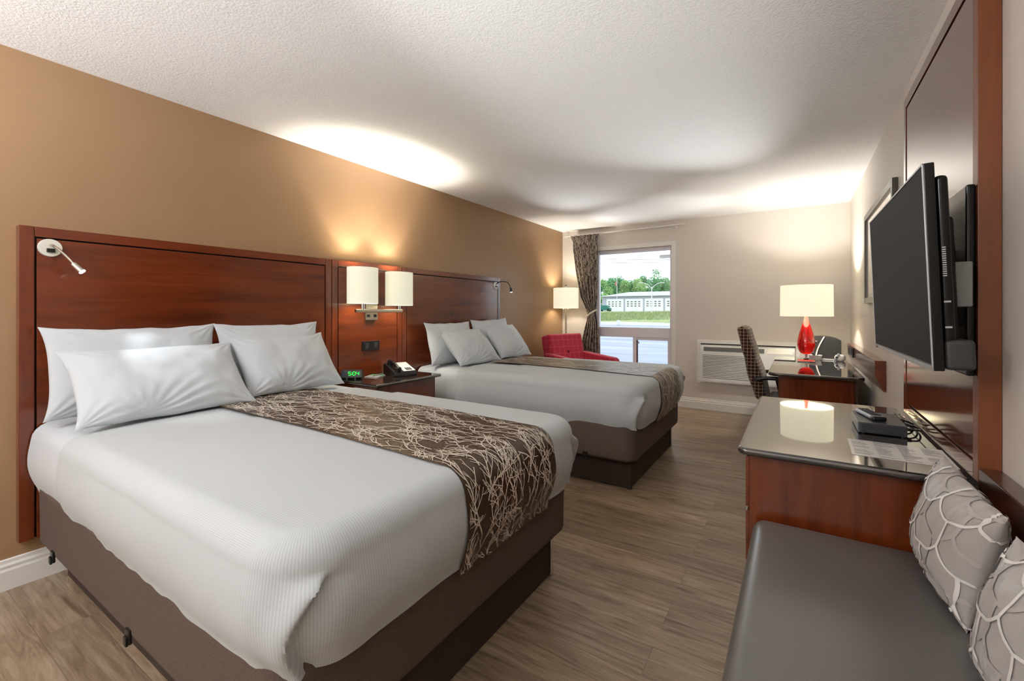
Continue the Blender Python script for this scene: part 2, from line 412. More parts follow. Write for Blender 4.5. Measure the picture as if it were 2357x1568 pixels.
headboard('headboard_center_panel', 2.082, 2.783, 'narrow cherry wood panel between the headboards above the nightstand')
headboard('headboard', 2.787, 4.33, 'cherry wood headboard behind the farther bed')

# ================================================================== BEDS
XE = -0.885; BED_TOP = 0.735; RR = 0.075; RC = 0.085
class BedSurf:
    def __init__(s, y0, y1, seed):
        s.y0, s.y1, s.seed = y0, y1, seed
        s.xh = -2.925
    def ztop(s, x, y):
        cy = (s.y0 + s.y1) / 2; w = (s.y1 - s.y0) / 2
        a = 1 - ((y - cy) / w) ** 2
        bx = max(0.0, min(1.0, (XE - x) / 0.9))
        return BED_TOP + 0.018 * max(0, a) * sstep(0, 1, bx) + 0.003 * nz(x * 2.3, y * 2.3, s.seed) + 0.0012 * nz(x * 9, y * 5, s.seed + 4)
    def par_foot(s, y): return (XE - RR - RC) + RC * PI / 2 + .075 * PI / 2 + (y - (s.y0 + RR + RC))
    def prof(s, d, hem, par):      # d: distance from inset edge along the cloth -> (outward, drop)
        q = RR * PI / 2
        if d < 0: return d, 0.0
        if d < q:
            a = d / RR; return RR * math.sin(a), RR * (1 - math.cos(a))
        L = (BED_TOP - RR) - hem; e = d - q; t = min(1.0, e / L)
        out = RR + 0.014 * math.sin(PI * min(1, t * 1.1)) - 0.028 * t ** 2.5
        return out, RR + e
    def hem(s, par): return 0.430 - 0.03 * sstep(-1.2, -2.6, par) + 0.018 * nz(par * 2.2, s.seed * 3.1) + 0.007 * nz(par * 7, s.seed * 1.7)
def cover(bs, off, x_from, x_to=None, lift=0.0, hemadd=0.0, fold=True, mat='ribbed', NX=70, K=16, wr=1.0):
    """cloth shell over a bed: top, two long sides and the foot"""
    y0, y1 = bs.y0 - off, bs.y1 + off; xe = XE + off; rc = RC
    xs_end = xe - RR - rc                # straight part of the inset top boundary ends here
    foot = x_to is None
    xend = xs_end if foot else x_to
    iy0, iy1 = y0 + RR, y1 - RR; r2 = rc
    # foot boundary (inset outline) and its outward normals
    F = []
    na = 40
    ys = []; yy_ = 0.0; span = (iy1 - r2) - (iy0 + r2)
    while yy_ < span - .002:
        e_ = min(yy_, span - yy_); yy_ += .005 if e_ < .13 else .026
        if yy_ < span - .002: ys.append(yy_)
    for k in range(na + 1):
        a = PI / 2 * k / na; F.append((xs_end + r2 * math.sin(a), iy0 + r2 - r2 * math.cos(a), math.sin(a), -math.cos(a)))
    for q_ in ys: F.append((xs_end + r2, iy0 + r2 + q_, 1.0, 0.0))
    for k in range(na + 1):
        a = PI / 2 * k / na; F.append((xs_end + r2 * math.cos(a), iy1 - r2 + r2 * math.sin(a), math.cos(a), math.sin(a)))
    Mq = len(F)
    ARC = [0.0]
    for k in range(1, Mq): ARC.append(ARC[-1] + math.hypot(F[k][0] - F[k - 1][0], F[k][1] - F[k - 1][1]) + (.075 * (PI / 2 / na) if F[k][2] != F[k - 1][2] else 0))
    ST = ARC[-1]
    def zt(x, y):
        return bs.ztop(x, y) - 0.028 * 0 + off + lift
    def side(px, py, nx, ny, par, k, side_id, arc=0.0):
        hem = bs.hem(par) - hemadd; L = RR * PI / 2 + (BED_TOP - RR - hem)
        d = L * (k / K)
        o, dr = bs.prof(d, hem, par)
        z = zt(px, py) - dr
        t = max(0, (d - RR * PI / 2)) / (L - RR * PI / 2)
        dis = wr * t * (0.010 * nz(par * 3.5, t * 1.2, bs.seed) + 0.004 * nz(par * 12, t * 2, bs.seed + 2))
        if side_id == 'foot' and fold:
            # hospital-corner pleats just inside each corner of the foot
            for sd in (arc, ST - arc):
                sc_ = .195 - .078 * math.sin(PI * t * .75); dd = sc_ - sd
                g_ = sstep(0, .14, t)
                if dd > 0: dis += g_ * .024 * math.exp(-(dd / .045) ** 2)
                else: dis += g_ * lerp(.024, -.012, sstep(0, .013, -dd)) * math.exp(-(dd / .075) ** 2)
        return V(px + nx * (o + dis), py + ny * (o + dis), z)
    NXs = max(6, int(NX * (xend - x_from) / 2.0))
    rows = []
    for i in range(NXs + 1):
        x = lerp(x_from, xend, i / NXs)
        wgt = max(0.0, (x + 2.0) / (xs_end + 2.0)) ** 3 if foot else 0.0
        row = []
        for k in range(K, 0, -1): row.append((side(x, iy0, 0, -1, x, k, 'n'), (x, iy0 - .6 * k / K)))
        for j, (fx, fy, fnx, fny) in enumerate(F):
            px = x + wgt * (fx - xs_end)
            row.append((V(px, fy, zt(px, fy)), (px, fy)))
        for k in range(1, K + 1): row.append((side(x, iy1, 0, 1, 2 * xs_end + ST - x, k, 'f'), (x, iy1 + .6 * k / K)))
        rows.append(row)
    vs = []; fs = []; uv = []
    W = len(rows[0])
    for r in rows: vs += [p for p, _ in r]
    U = [u for r in rows for _, u in r]
    for i in range(NXs):
        for j in range(W - 1):
            q = (i * W + j, (i + 1) * W + j, (i + 1) * W + j + 1, i * W + j + 1); fs.append(q); uv.append([U[a] for a in q])
    if foot:
        base = len(vs); idx = {}
        for k in range(0, K + 1):
            for j, (fx, fy, fnx, fny) in enumerate(F):
                if k == 0: idx[(k, j)] = NXs * W + K + j; continue
                if j == 0: idx[(k, j)] = NXs * W + (K - k); continue
                if j == Mq - 1: idx[(k, j)] = NXs * W + K + Mq - 1 + k; continue
                p = side(fx, fy, fnx, fny, xs_end + ARC[j], k, 'foot', ARC[j])
                idx[(k, j)] = len(vs); vs.append(p); U.append((fx + .6 * k / K, fy))
        for k in range(K):
            for j in range(Mq - 1):
                q = (idx[(k, j)], idx[(k + 1, j)], idx[(k + 1, j + 1)], idx[(k, j + 1)]); fs.append(q)
                uu = [U[a] for a in q]
                va, vb = iy0 + r2 + ARC[j] - ARC[na], iy0 + r2 + ARC[j + 1] - ARC[na]
                uu = [(uu[0][0], va), (uu[1][0], va), (uu[2][0], vb), (uu[3][0], vb)]
                uv.append(uu)
    b = B(); b.add(vs, fs, 0, uv); return b
def runner_pt(bs, a, y, off):
    xi = XE - RR
    z = bs.ztop(min(a, xi), y)
    if a <= xi: return V(a, y, z + off)
    d = a - xi; par = bs.par_foot(y); hem = bs.hem(par)
    o, dr = bs.prof(d, hem, 0)
    q = RR * PI / 2
    t = max(0, (d - q)) / (BED_TOP - RR - hem)
    ang = min(1.0, d / q) * PI / 2
    dis = min(t, 1) * (0.010 * nz(par * 3.5, t * 1.2, bs.seed) + 0.004 * nz(par * 12, t * 2, bs.seed + 2))
    return V(xi + o + dis + off * math.sin(ang), y, z - dr + off * math.cos(ang))
def branches(x0, x1, y0, y1, sx, sy, L, wd, seed, dirn=(-1, 0), step=0.012, maxn=9999, wig=0.5):
    """coral-like branching lines; returns list of polylines [(x,y,width)...]"""
    R = random.Random(seed); out = []
    up = math.atan2(dirn[1], dirn[0])
    mg = L * .8
    def grow(x, y, ang, ln, w, depth):
        pts = [(x, y, w)]; n = max(3, int(ln / step)); cur = R.uniform(-1, 1) * wig
        since = 0
        for i in range(n):
            cur += R.uniform(-1, 1) * 0.6 * wig; cur = max(-1.6, min(1.6, cur))
            da = (up - ang + PI) % (2 * PI) - PI
            ang += cur * 0.17 + da * (0.10 if depth else .16)
            x += step * math.cos(ang); y += step * math.sin(ang)
            ww = w * (1 - 0.35 * i / n); pts.append((x, y, ww)); since += 1
            if depth < 3 and since >= R.choice((2, 3, 3, 4)) and i < n - 1:
                since = 0; sg = R.choice((-1, 1))
                grow(x, y, ang + sg * R.uniform(0.5, 1.05), ln * R.uniform(0.28, 0.55), ww * 0.76, depth + 1)
        cur_ = []
        for p in pts:
            if x0 < p[0] < x1 and y0 < p[1] < y1: cur_.append(p)
            else:
                if len(cur_) > 1: out.append(cur_)
                cur_ = []
        if len(cur_) > 1: out.append(cur_)
    nx = max(1, int((x1 - x0 + 2 * mg) / sx)); ny = max(1, int((y1 - y0 + 2 * mg) / sy))
    for i in range(nx + 1):
        for j in range(ny + 1):
            px = x0 - mg + (i + R.uniform(-.35, .35) + (.5 if j % 2 else 0)) * sx; py = y0 - mg + (j + R.uniform(-.35, .35)) * sy
            grow(px, py, up + R.uniform(-.6, .6), L * R.uniform(.6, 1.2), wd, 0)
    return out[:maxn]
def strips(b, lines, fn, mi, mid=False):
    vs = []; fs = []; C = 3 if mid else 2
    for ln in lines:
        n = len(ln); o = len(vs)
        for i, (x, y, w) in enumerate(ln):
            ax, ay, _ = ln[max(0, i - 1)]; bx, by, _ = ln[min(n - 1, i + 1)]
            dx, dy = bx - ax, by - ay; l = math.hypot(dx, dy) or 1; nx, ny = -dy / l * w / 2, dx / l * w / 2
            vs.append(fn(x + nx, y + ny))
            if mid: vs.append(fn(x, y))
            vs.append(fn(x - nx, y - ny))
        for i in range(n - 1):
            for c in range(C - 1): fs.append((o + C * i + c, o + C * i + c + 1, o + C * i + C + c + 1, o + C * i + C + c))
    b.add(vs, fs, mi)
def rbox(b, x0, x1, y0, y1, z0, z1, rad, bev, n=8):
    pts = []
    for cx, cy, a0 in ((x1 - rad, y1 - rad, 0), (x0 + rad, y1 - rad, 90), (x0 + rad, y0 + rad, 180), (x1 - rad, y0 + rad, 270)):
        for k in range(n + 1):
            a = math.radians(a0 + 90 * k / n); pts.append((cx, cy, math.cos(a), math.sin(a)))
    prof = [(-bev, z0)] + [(-bev * (1 - math.sin(a)), z0 + bev * (1 - math.cos(a))) for a in (PI / 6, PI / 3, PI / 2)]
    prof += [(0, lerp(z0 + bev, z1 - bev, q)) for q in (.33, .66)]
    prof += [(-bev * (1 - math.cos(a)), z1 - bev * (1 - math.sin(a))) for a in (0, PI / 6, PI / 3, PI / 2)]
    N = len(pts); vs = []; fs = []
    for d, z in prof:
        for cx, cy, c_, s_ in pts: vs.append((cx + (rad + d) * c_, cy + (rad + d) * s_, z))
    for i in range(len(prof) - 1):
        for k in range(N): fs.append((i * N + k, i * N + (k + 1) % N, (i + 1) * N + (k + 1) % N, (i + 1) * N + k))
    fs += [tuple(range(N - 1, -1, -1)), tuple(range((len(prof) - 1) * N, len(prof) * N))]
    return b.add(vs, fs)
def make_bed(y0, y1, seed, label, lab_spread, lab_runner, ry0, ry1, rx0):
    bs = BedSurf(y0, y1, seed)
    r = thing('bed', label, 'bed', (-1.95, (y0 + y1) / 2, 0))
    by0, by1 = y0 + .115, y1 - .115
    obj('bed_base', B().box(-2.90, -0.985, by0, by1, 0.0, 0.209, .006), 'base_dark', r)
    for yy in (by0 + .004, by1 - .004):
        lg = B().box(-1.005, -0.975, yy - .014, yy + .014, 0.0, 0.203, .004)
        if yy > (y0 + y1) / 2: lg = B().box(-1.0, -0.972, yy - .012, yy + .018, 0.0, 0.203, .004)
        obj('corner_post', lg, 'chrome' if yy > (y0 + y1) / 2 else 'base_dark', r)
    # box spring in a linen cover with soft rounded edges
    bm = rbox(B(), -2.915, -0.925, y0 + .012, y1 - .02, 0.21, 0.47, .09, .025)
    for v_ in bm.v:
        v_.x += 0.004 * nz(v_.y * 3, v_.z * 6, seed); v_.y += 0.004 * nz(v_.x * 3, v_.z * 6, seed + 3)
    obj('box_spring', bm, 'base_fabric', r)
    for hx in ((-2.62, -1.78) if seed < 3 else (-1.28,)):
        c_ = B().box(hx - .018, hx + .018, y0 + .004, y0 + .014, 0.20, 0.245, .003); c_.box(hx - .012, hx + .012, y0 - .002, y0 + .006, 0.195, 0.225, .003)
        obj('clip', c_, 'black', r)
    # mattress in a plain white sheet
    mb = cover(bs, 0.0, bs.xh, None, 0.0, -0.012, fold=False, NX=60, wr=0.6)
    obj('mattress', mb, 'cloth', r, ang=60)
    # coverlet on top
    s_ = thing('bedspread', lab_spread, 'bedspread', (-1.7, (y0 + y1) / 2, BED_TOP))
    obj('turned_down_band', cover(bs, 0.004, -2.47, -2.065, 0, 0.004, NX=70), 'ribbed', s_, ang=60)
    obj('coverlet', cover(bs, 0.0125, -2.08, None, 0, 0.010, NX=90, K=56), 'ribbed', s_, ang=60)
    # runner
    q = (XE - RR) + RR * PI / 2 + BED_TOP - RR - 0.41
    b = B(); OFF = 0.019
    b.grid(lambda u, v_: runner_pt(bs, lerp(rx0, q, u), lerp(ry0, ry1, v_), OFF + .0008 * math.sin(v_ * 30)), 120, 24)
    ln = branches(rx0 + .005, q - .004, ry0 + .004, ry1 - .004, 0.085, 0.056, 0.17, 0.0049, seed + 11, step=.011, wig=.7)
    strips(b, ln, lambda x, y: runner_pt(bs, x, y, OFF + .0022), 1)
    rn = obj('bed_runner', b, ['runner', 'branch'], origin=(-1.7, (ry0 + ry1) / 2, BED_TOP), ang=60, normals=False)
    tag(rn, lab_runner, 'bed runner')
    return bs
bs1 = make_bed(0.52, 1.985, 1.3, 'nearer double bed with charcoal linen box spring and dark base',
               'white ribbed bedspread tucked over the nearer bed', 'brown runner with cream branch pattern down the nearer bed', 1.085, 1.68, -2.55)
bs2 = make_bed(2.955, 4.36, 4.6, 'farther double bed with charcoal box spring beside the nightstand',
               'white ribbed bedspread tucked over the farther bed', 'brown branch-patterned runner down the farther bed', 3.42, 4.05, -2.44)

def pillow_pt(u, v_, w, h, t, seed, side, wr=1.0):
    au, av = abs(u), abs(v_)
    f = (max(0.0, 1 - au ** 2.6)) ** 0.62 * (max(0.0, 1 - av ** 2.4)) ** 0.62
    x = w / 2 * u * (0.925 + 0.075 * av ** 3); y = h / 2 * v_ * (0.91 + 0.09 * au ** 3)
    z = side * t / 2 * f
    edge = max(au, av)
    wk = 0.010 * nz(u * 3 + seed, v_ * 2.2, seed * 1.3) + 0.004 * nz(u * 9 + seed, v_ * 3, seed) * edge
    rad = math.atan2(1 - av, 1 - au + 1e-6)
    wk += 0.0085 * math.sin(rad * 16 + seed * 5) * sstep(.55, .95, (au + av) / 2) * f ** .3
    r2 = math.atan2(v_ + 1, u - (.3 if seed % 2 > 1 else -.35)); d2 = math.hypot(v_ + 1, u)
    wk += 0.0065 * math.sin(r2 * 22 + seed) * math.exp(-(d2 / .55) ** 2)
    z += wk * side * f ** .35 * wr
    y += -0.012 * (1 - au) * (1 - v_) * .5 + .006 * nz(u * 4, seed)
    return V(x, y, z)
def pillow_mesh(w, h, t, seed, n=64, wr=1.0):
    bm = bmesh.new()
    for side in (1, -1):
        g = [[bm.verts.new(pillow_pt(math.sin(PI / 2 * (2 * i / n - 1)) * .35 + (2 * i / n - 1) * .65, math.sin(PI / 2 * (2 * j / n - 1)) * .35 + (2 * j / n - 1) * .65, w, h, t, seed, side, wr)) for j in range(n + 1)] for i in range(n + 1)]
        for i in range(n):
            for j in range(n):
                q = (g[i][j], g[i + 1][j], g[i + 1][j + 1], g[i][j + 1]); bm.faces.new(q if side > 0 else q[::-1])
    bmesh.ops.remove_doubles(bm, verts=bm.verts[:], dist=0.0006)
    return bm
def lean(xb, yc, zb, elev, w, h, t, rz=0.0, roll=0.0):
    """matrix for a pillow whose lower edge rests at xb, zb and which leans back at elev"""
    W_ = V(0, 1, 0); H_ = V(-math.cos(elev), 0, math.sin(elev)); N_ = W_.cross(H_)
    c = V(xb, yc, zb) + H_ * h / 2 + N_ * t * 0.22
    m = Matrix((W_, H_, N_)).transposed().to_4x4()
    return Matrix.Translation(c) @ Matrix.Rotation(rz, 4, 'Z') @ m @ Matrix.Rotation(roll, 4, 'Z')
def put_pillow(T, w, h, t, seed, label, group):
    b = B(); b.bm(pillow_mesh(w, h, t, seed))
    o = obj('pillow', b, 'cloth', ang=80); o.matrix_world = T
    tag(o, label, 'pillow', group); return o
PW = 0.71
g1, g2 = 'white pillows on the nearer bed', 'white pillows on the farther bed'
put_pillow(lean(-2.765, .875, .765, math.radians(78), PW, .41, .17, 0, .0), PW, .42, .17, 1.1, 'upright white pillow at the back, on the viewer side of the nearer bed', g1)
put_pillow(lean(-2.475, .915, .75, math.radians(45), PW, .40, .17, -.04, .01), PW, .43, .17, 2.3, 'front white pillow lit by the reading lamp, nearer bed', g1)
put_pillow(lean(-2.755, 1.54, .765, math.radians(78), .65, .41, .17, 0, .0), .65, .42, .17, 3.7, 'upright white pillow behind, on the nightstand side of the nearer bed', g1)
put_pillow(lean(-2.56, 1.575, .75, math.radians(53), .63, .41, .17, .03, -.01), .63, .42, .17, 4.4, 'front white pillow next to the nightstand on the nearer bed', g1)
put_pillow(lean(-2.765, 3.26, .76, math.radians(76), .66, .38, .17, 0, .0), .66, .40, .17, 5.2, 'upright white pillow nearest the nightstand on the farther bed', g2)
put_pillow(lean(-2.52, 3.36, .745, math.radians(48), .62, .40, .17, -.04, .02), .62, .42, .17, 6.6, 'front white pillow nearest the nightstand on the farther bed', g2)
put_pillow(lean(-2.76, 3.93, .76, math.radians(77), .66, .40, .17, 0, .02), .66, .42, .17, 7.5, 'upright white pillow at the back on the window side of the farther bed', g2)
put_pillow(lean(-2.54, 4.02, .745, math.radians(52), .62, .42, .17, .02, -.02), .62, .43, .17, 8.8, 'front white pillow on the window side of the farther bed', g2)

# ================================================================== NIGHTSTAND
NY0, NY1, NX1, NZ = 2.095, 2.765, -2.46, 0.735
r = thing('nightstand', 'cherry wood nightstand with glossy dark top between the beds', 'nightstand', (-2.69, (NY0 + NY1) / 2, 0))
obj('top', B().box(HX + .002, NX1, NY0, NY1, NZ - .024, NZ, .009, seg=3), 'top', r)
b = B().box(HX + .01, NX1 - .045, NY0 + .03, NY1 - .03, 0.06, NZ - .025, .002)
obj('body', b, 'cherry_v', r)
for z0, z1 in ((.42, NZ - .07), (.10, .40)):
    d = obj('drawer', B().box(NX1 - .044, NX1 - .028, NY0 + .07, NY1 - .07, z0, z1, .002), 'cherry_h', r)
    obj('knob', B().cyl((NX1 - .028, 2.43, (z0 + z1) / 2), (NX1 - .008, 2.43, (z0 + z1) / 2), .008, .013, 14), 'nickel', d)
obj('plinth', B().box(HX + .03, NX1 - .08, NY0 + .04, NY1 - .04, 0, .06), 'darkwood', r)

# alarm clock
r = thing('alarm_clock', 'small dark alarm clock showing green 5:04 on the nightstand', 'alarm clock', (-2.86, 2.20, NZ), 0)
# local frame: clock faces the camera
ca = math.radians(-47)
T = Matrix.Translation((-2.855, 2.195, NZ)) @ Matrix.Rotation(ca, 4, 'Z')   # +X local = facing
b = B().prism([(-.045, 0.0), (.03, 0.0), (.042, .012), (.022, .068), (-.04, .062)], 1, -.075, .075, 0)
for v_ in b.v: v_.xyz = (v_.x, v_.y, v_.z)
bb = B(); bb.add([T @ p for p in b.v], b.f, 0)
obj('case', bb, 'charcoal', r, ang=25)
sl = math.atan2(.020, .056)
TF = T @ Matrix.Translation((.0425, 0, .0125)) @ Matrix.Rotation(-sl, 4, 'Y')
obj('face', B().box(-.001, .0012, -.07, .07, .002, .054, .001, T=TF), 'clock_face', r)
segs = {'5': 'afgcd', '0': 'abcdef', '4': 'fgbc'}
dg = B(); hw, hh, tk = .0088, .0125, .0034
def seg7(y0, ch):
    zc = .031
    P = {'a': (0, hh, 1), 'g': (0, 0, 1), 'd': (0, -hh, 1), 'f': (-hw, hh / 2, 0), 'b': (hw, hh / 2, 0), 'e': (-hw, -hh / 2, 0), 'c': (hw, -hh / 2, 0)}
    for k in segs[ch]:
        yy, zz, hor = P[k]
        if hor: dg.box(.0014, .0026, y0 + yy - hw * .8, y0 + yy + hw * .8, zc + zz - tk / 2, zc + zz + tk / 2, T=TF)
        else: dg.box(.0014, .0026, y0 + yy - tk / 2, y0 + yy + tk / 2, zc + zz - hh / 2 * .85, zc + zz + hh / 2 * .85, T=TF)
seg7(-.012, '5'); seg7(.020, '0'); seg7(.046, '4')
for zz in (.026, .036): dg.box(.0014, .0026, .002, .0055, zz - .0015, zz + .0015, T=TF)
obj('digits', dg, 'green_led', r)
for yy in (-.03, .03): obj('button', B().cyl(T @ V(.034, yy, .007), T @ V(.046, yy, .004), .006, n=12), 'grey', r)

# telephone
def tele(T, r):
    def prof(y): return y
    b = B().prism([(-.11, 0), (.10, 0), (.112, .012), (.10, .03), (-.09, .085), (-.115, .07)], 1, -.095, .095)
    bb = B(); bb.add([T @ p for p in b.v], b.f); body = obj('body', bb, 'black', r, ang=25)
    sl_ = math.atan2(.055, .19)
    TT = T @ Matrix.Translation((.10, 0, .031)) @ Matrix.Rotation(sl_, 4, 'Y')   # -x goes up the slope
    obj('face_plate', B().box(-.19, -.008, -.012, .09, 0, .003, .001, T=TT), 'white', r)
    kp = B()
    for i in range(4):
        for j in range(3): kp.box(-.068 + i * .013, -.059 + i * .013, .018 + j * .018, .031 + j * .018, .003, .006, .001, T=TT)
    obj('keypad', kp, 'ink_dark', r)
    hs = B()
    hs.tube([TT @ V(-.185 + .175 * k / 10, -.055, .018 + .014 * math.sin(PI * k / 10)) for k in range(11)], lambda q: .013 + .006 * abs(2 * q - 1) ** 3, 14)
    hs.cyl(TT @ V(-.175, -.055, .0), TT @ V(-.175, -.055, .03), .024, n=18); hs.cyl(TT @ V(-.02, -.055, .0), TT @ V(-.02, -.055, .03), .024, n=18)
    obj('handset', hs, 'black', r)
    cd = B(); P = []
    for k in range(260):
        q = k / 259; base = V(.125 + .03 * math.sin(PI * q), -.12 + .2 * q, .009)
        P.append(T @ (base + V(.006 * math.cos(k * 1.0), 0, .006 * math.sin(k * 1.0))))
    cd.tube(P, .0016, 5); obj('coiled_cord', cd, 'black', r)
r = thing('telephone', 'black desk telephone with white faceplate on the nightstand', 'telephone', (-2.70, 2.55, NZ))
tele(Matrix.Translation((-2.725, 2.56, NZ)) @ Matrix.Rotation(math.radians(-18), 4, 'Z'), r)
# notepad and pen
T = Matrix.Translation((-2.80, 2.365, NZ)) @ Matrix.Rotation(math.radians(25), 4, 'Z')
b = B().box(-.055, .055, -.07, .07, 0.0005, .006, .001, T=T); b.box(-.054, .054, .02, .069, .006, .0064, mi=1, T=T)
for k in range(5): b.box(-.04, .03 + .01 * (k % 2), -.05 + .012 * k, -.048 + .012 * k, .006, .0063, mi=2, T=T)
o = obj('notepad', b, ['paper', plain('green_print', (60, 150, 90), 0.5), 'ink'], origin=(-2.80, 2.365, NZ)); tag(o, 'white notepad with green heading beside the alarm clock', 'notepad')
T = Matrix.Translation((-2.78, 2.38, NZ + .0115)) @ Matrix.Rotation(math.radians(15), 4, 'Z')
r = thing('pen', 'thin silver and dark pen lying across the notepad', 'pen', (-2.78, 2.38, NZ + .007))
obj('barrel', B().cyl(T @ V(0, -.05, 0), T @ V(0, .07, 0), .0045, n=10), 'silver', r)
obj('tip', B().cyl(T @ V(0, -.065, 0), T @ V(0, -.05, 0), .001, .0045, n=10), 'black', r)

# ================================================================== SCONCE
SX = -2.815
r = thing('wall_sconce', 'brushed nickel double wall lamp with two cream oval shades', 'wall lamp', (HX, 2.43, 1.26))
SHY = ((2.262, 1.308, 1.583), (2.635, 1.296, 1.573))
obj('backplate', B().box(HX - .002, HX + .022, 2.375, 2.495, 1.175, 1.335, .004), 'nickel', r)
obj('arm', B().box(HX + .02, SX, 2.425, 2.445, 1.245, 1.262, .003), 'nickel', r)
obj('crossbar', B().box(SX - .011, SX + .011, 2.195, 2.665, 1.238, 1.264, .003), 'nickel', r)
for yy in (2.40, 2.47): obj('switch', B().box(HX + .022, HX + .034, yy - .007, yy + .007, 1.20, 1.222, .002), 'black', r)
def shade_mesh(cx, cy, z0, z1, a, bx, n=48, th=.002, taper=1.0):
    b = B()
    def ring(r_, z, k): return None
    vs = []; fs = []
    for (da, z) in ((0, z0), (0, z1), (-th, z1), (-th, z0)):
        q = taper if z == z1 else 1.0
        for k in range(n):
            an = 2 * PI * k / n; vs.append((cx + (bx * q + da) * math.cos(an), cy + (a * q + da) * math.sin(an), z))
    for i in range(4):
        for k in range(n):
            i2 = (i + 1) % 4; fs.append((i * n + k, i * n + (k + 1) % n, i2 * n + (k + 1) % n, i2 * n + k))
    b.add(vs, fs); return b
def light(name, loc, w, col=(1.0, .92, .80), rad=.03, typ='POINT', parent=None):
    l = bpy.data.lights.new(name, typ); l.energy = w; l.color = col
    if typ == 'POINT': l.shadow_soft_size = rad
    o = bpy.data.objects.new(name, l); COL.objects.link(o); o.location = loc; return o
def uplamp(name, loc, w, cone, col=(1.0, .93, .82)):
    l = bpy.data.lights.new(name, 'SPOT'); l.energy = w; l.color = col; l.spot_size = math.radians(cone); l.spot_blend = 1.0; l.shadow_soft_size = .025
    o = bpy.data.objects.new(name + '_light', l); COL.objects.link(o); o.location = loc; o.rotation_euler = (PI, 0, 0)
for (yy, z0, z1) in SHY:
    obj('socket', B().cyl((SX, yy, 1.264), (SX, yy, 1.325), .014, n=20), 'chrome', r)
    obj('lamp_shade', shade_mesh(SX, yy, z0, z1, .125, .098, taper=1.0), 'shade_sc', r)
    light('sconce_bulb_light', (SX, yy, 1.46), 12.0, rad=.03)
    uplamp('sconce_uplight', (SX, yy, 1.40), 75.0, 82)

# ================================================================== READING LAMPS
def reading_lamp(y, z, tip, label, ctrl, mat_arm='nickel', disc='offwhite', aim=None, power=1.2):
    r = thing('reading_lamp', label, 'reading lamp', (HX - .002, y, z))
    obj('wall_plate', B().cyl((HX - .002, y, z), (HX + .008, y, z), .042, .040, 32), disc, r)
    obj('switch', B().box(HX + .008, HX + .020, y - .014, y + .014, z - .022, z - .004, .002), 'black', r)
    P = [V(HX + .006, y, z + .012)] + [V(*c) for c in ctrl] + [V(*tip)]
    pts = []
    for i in range(len(P) - 1):
        p0 = P[max(i - 1, 0)]; p1 = P[i]; p2 = P[i + 1]; p3 = P[min(i + 2, len(P) - 1)]
        for k in range(8):
            t_ = k / 8; pts.append(0.5 * ((2 * p1) + (-p0 + p2) * t_ + (2 * p0 - 5 * p1 + 4 * p2 - p3) * t_ ** 2 + (-p0 + 3 * p1 - 3 * p2 + p3) * t_ ** 3))
    pts.append(P[-1])
    obj('gooseneck', B().tube(pts, .0055, 10), mat_arm, r)
    d = (pts[-1] - pts[-4]).normalized() if aim is None else (Vector(aim) - pts[-1]).normalized()
    hd = obj('lamp_head', B().cyl(pts[-1] - d * .012, pts[-1] + d * .035, .012, .015, 20), mat_arm, r)
    e = pts[-1] + d * .0352
    obj('led', B().cyl(e, e + d * .003, .0125, n=20), 'led', hd)
    l = bpy.data.lights.new('reading_spot', 'SPOT'); l.energy = power; l.color = (.9, .95, 1); l.spot_size = math.radians(46); l.spot_blend = .6; l.shadow_soft_size = .01
    o = bpy.data.objects.new('reading_lamp_light', l); COL.objects.link(o); o.location = e + d * .006
    o.rotation_euler = d.to_track_quat('-Z', 'Y').to_euler()
reading_lamp(0.585, 1.545, (-2.80, .64, 1.458), 'gooseneck reading lamp switched on above the nearer bed', [(-2.90, .59, 1.55), (-2.85, .615, 1.51)], aim=(-2.53, 1.0, .97), power=9)
reading_lamp(4.235, 1.545, (-2.74, 4.25, 1.50), 'small gooseneck reading lamp at the window end of the farther headboard', [(-2.88, 4.235, 1.585), (-2.78, 4.24, 1.575)], mat_arm='charcoal', disc='white', aim=(-2.72, 4.26, 1.30), power=1.0)

# power outlet on centre panel
r = thing('power_outlet', 'black double power outlet on the panel above the nightstand', 'power outlet', (HX, 2.44, .985))
obj('cover_plate', B().box(HX - .002, HX + .009, 2.355, 2.525, .93, 1.005, .003), 'black', r)
for yy in (2.395, 2.485): obj('socket_face', B().box(HX + .009, HX + .012, yy - .018, yy + .018, .945, .99, .001), 'charcoal', r)

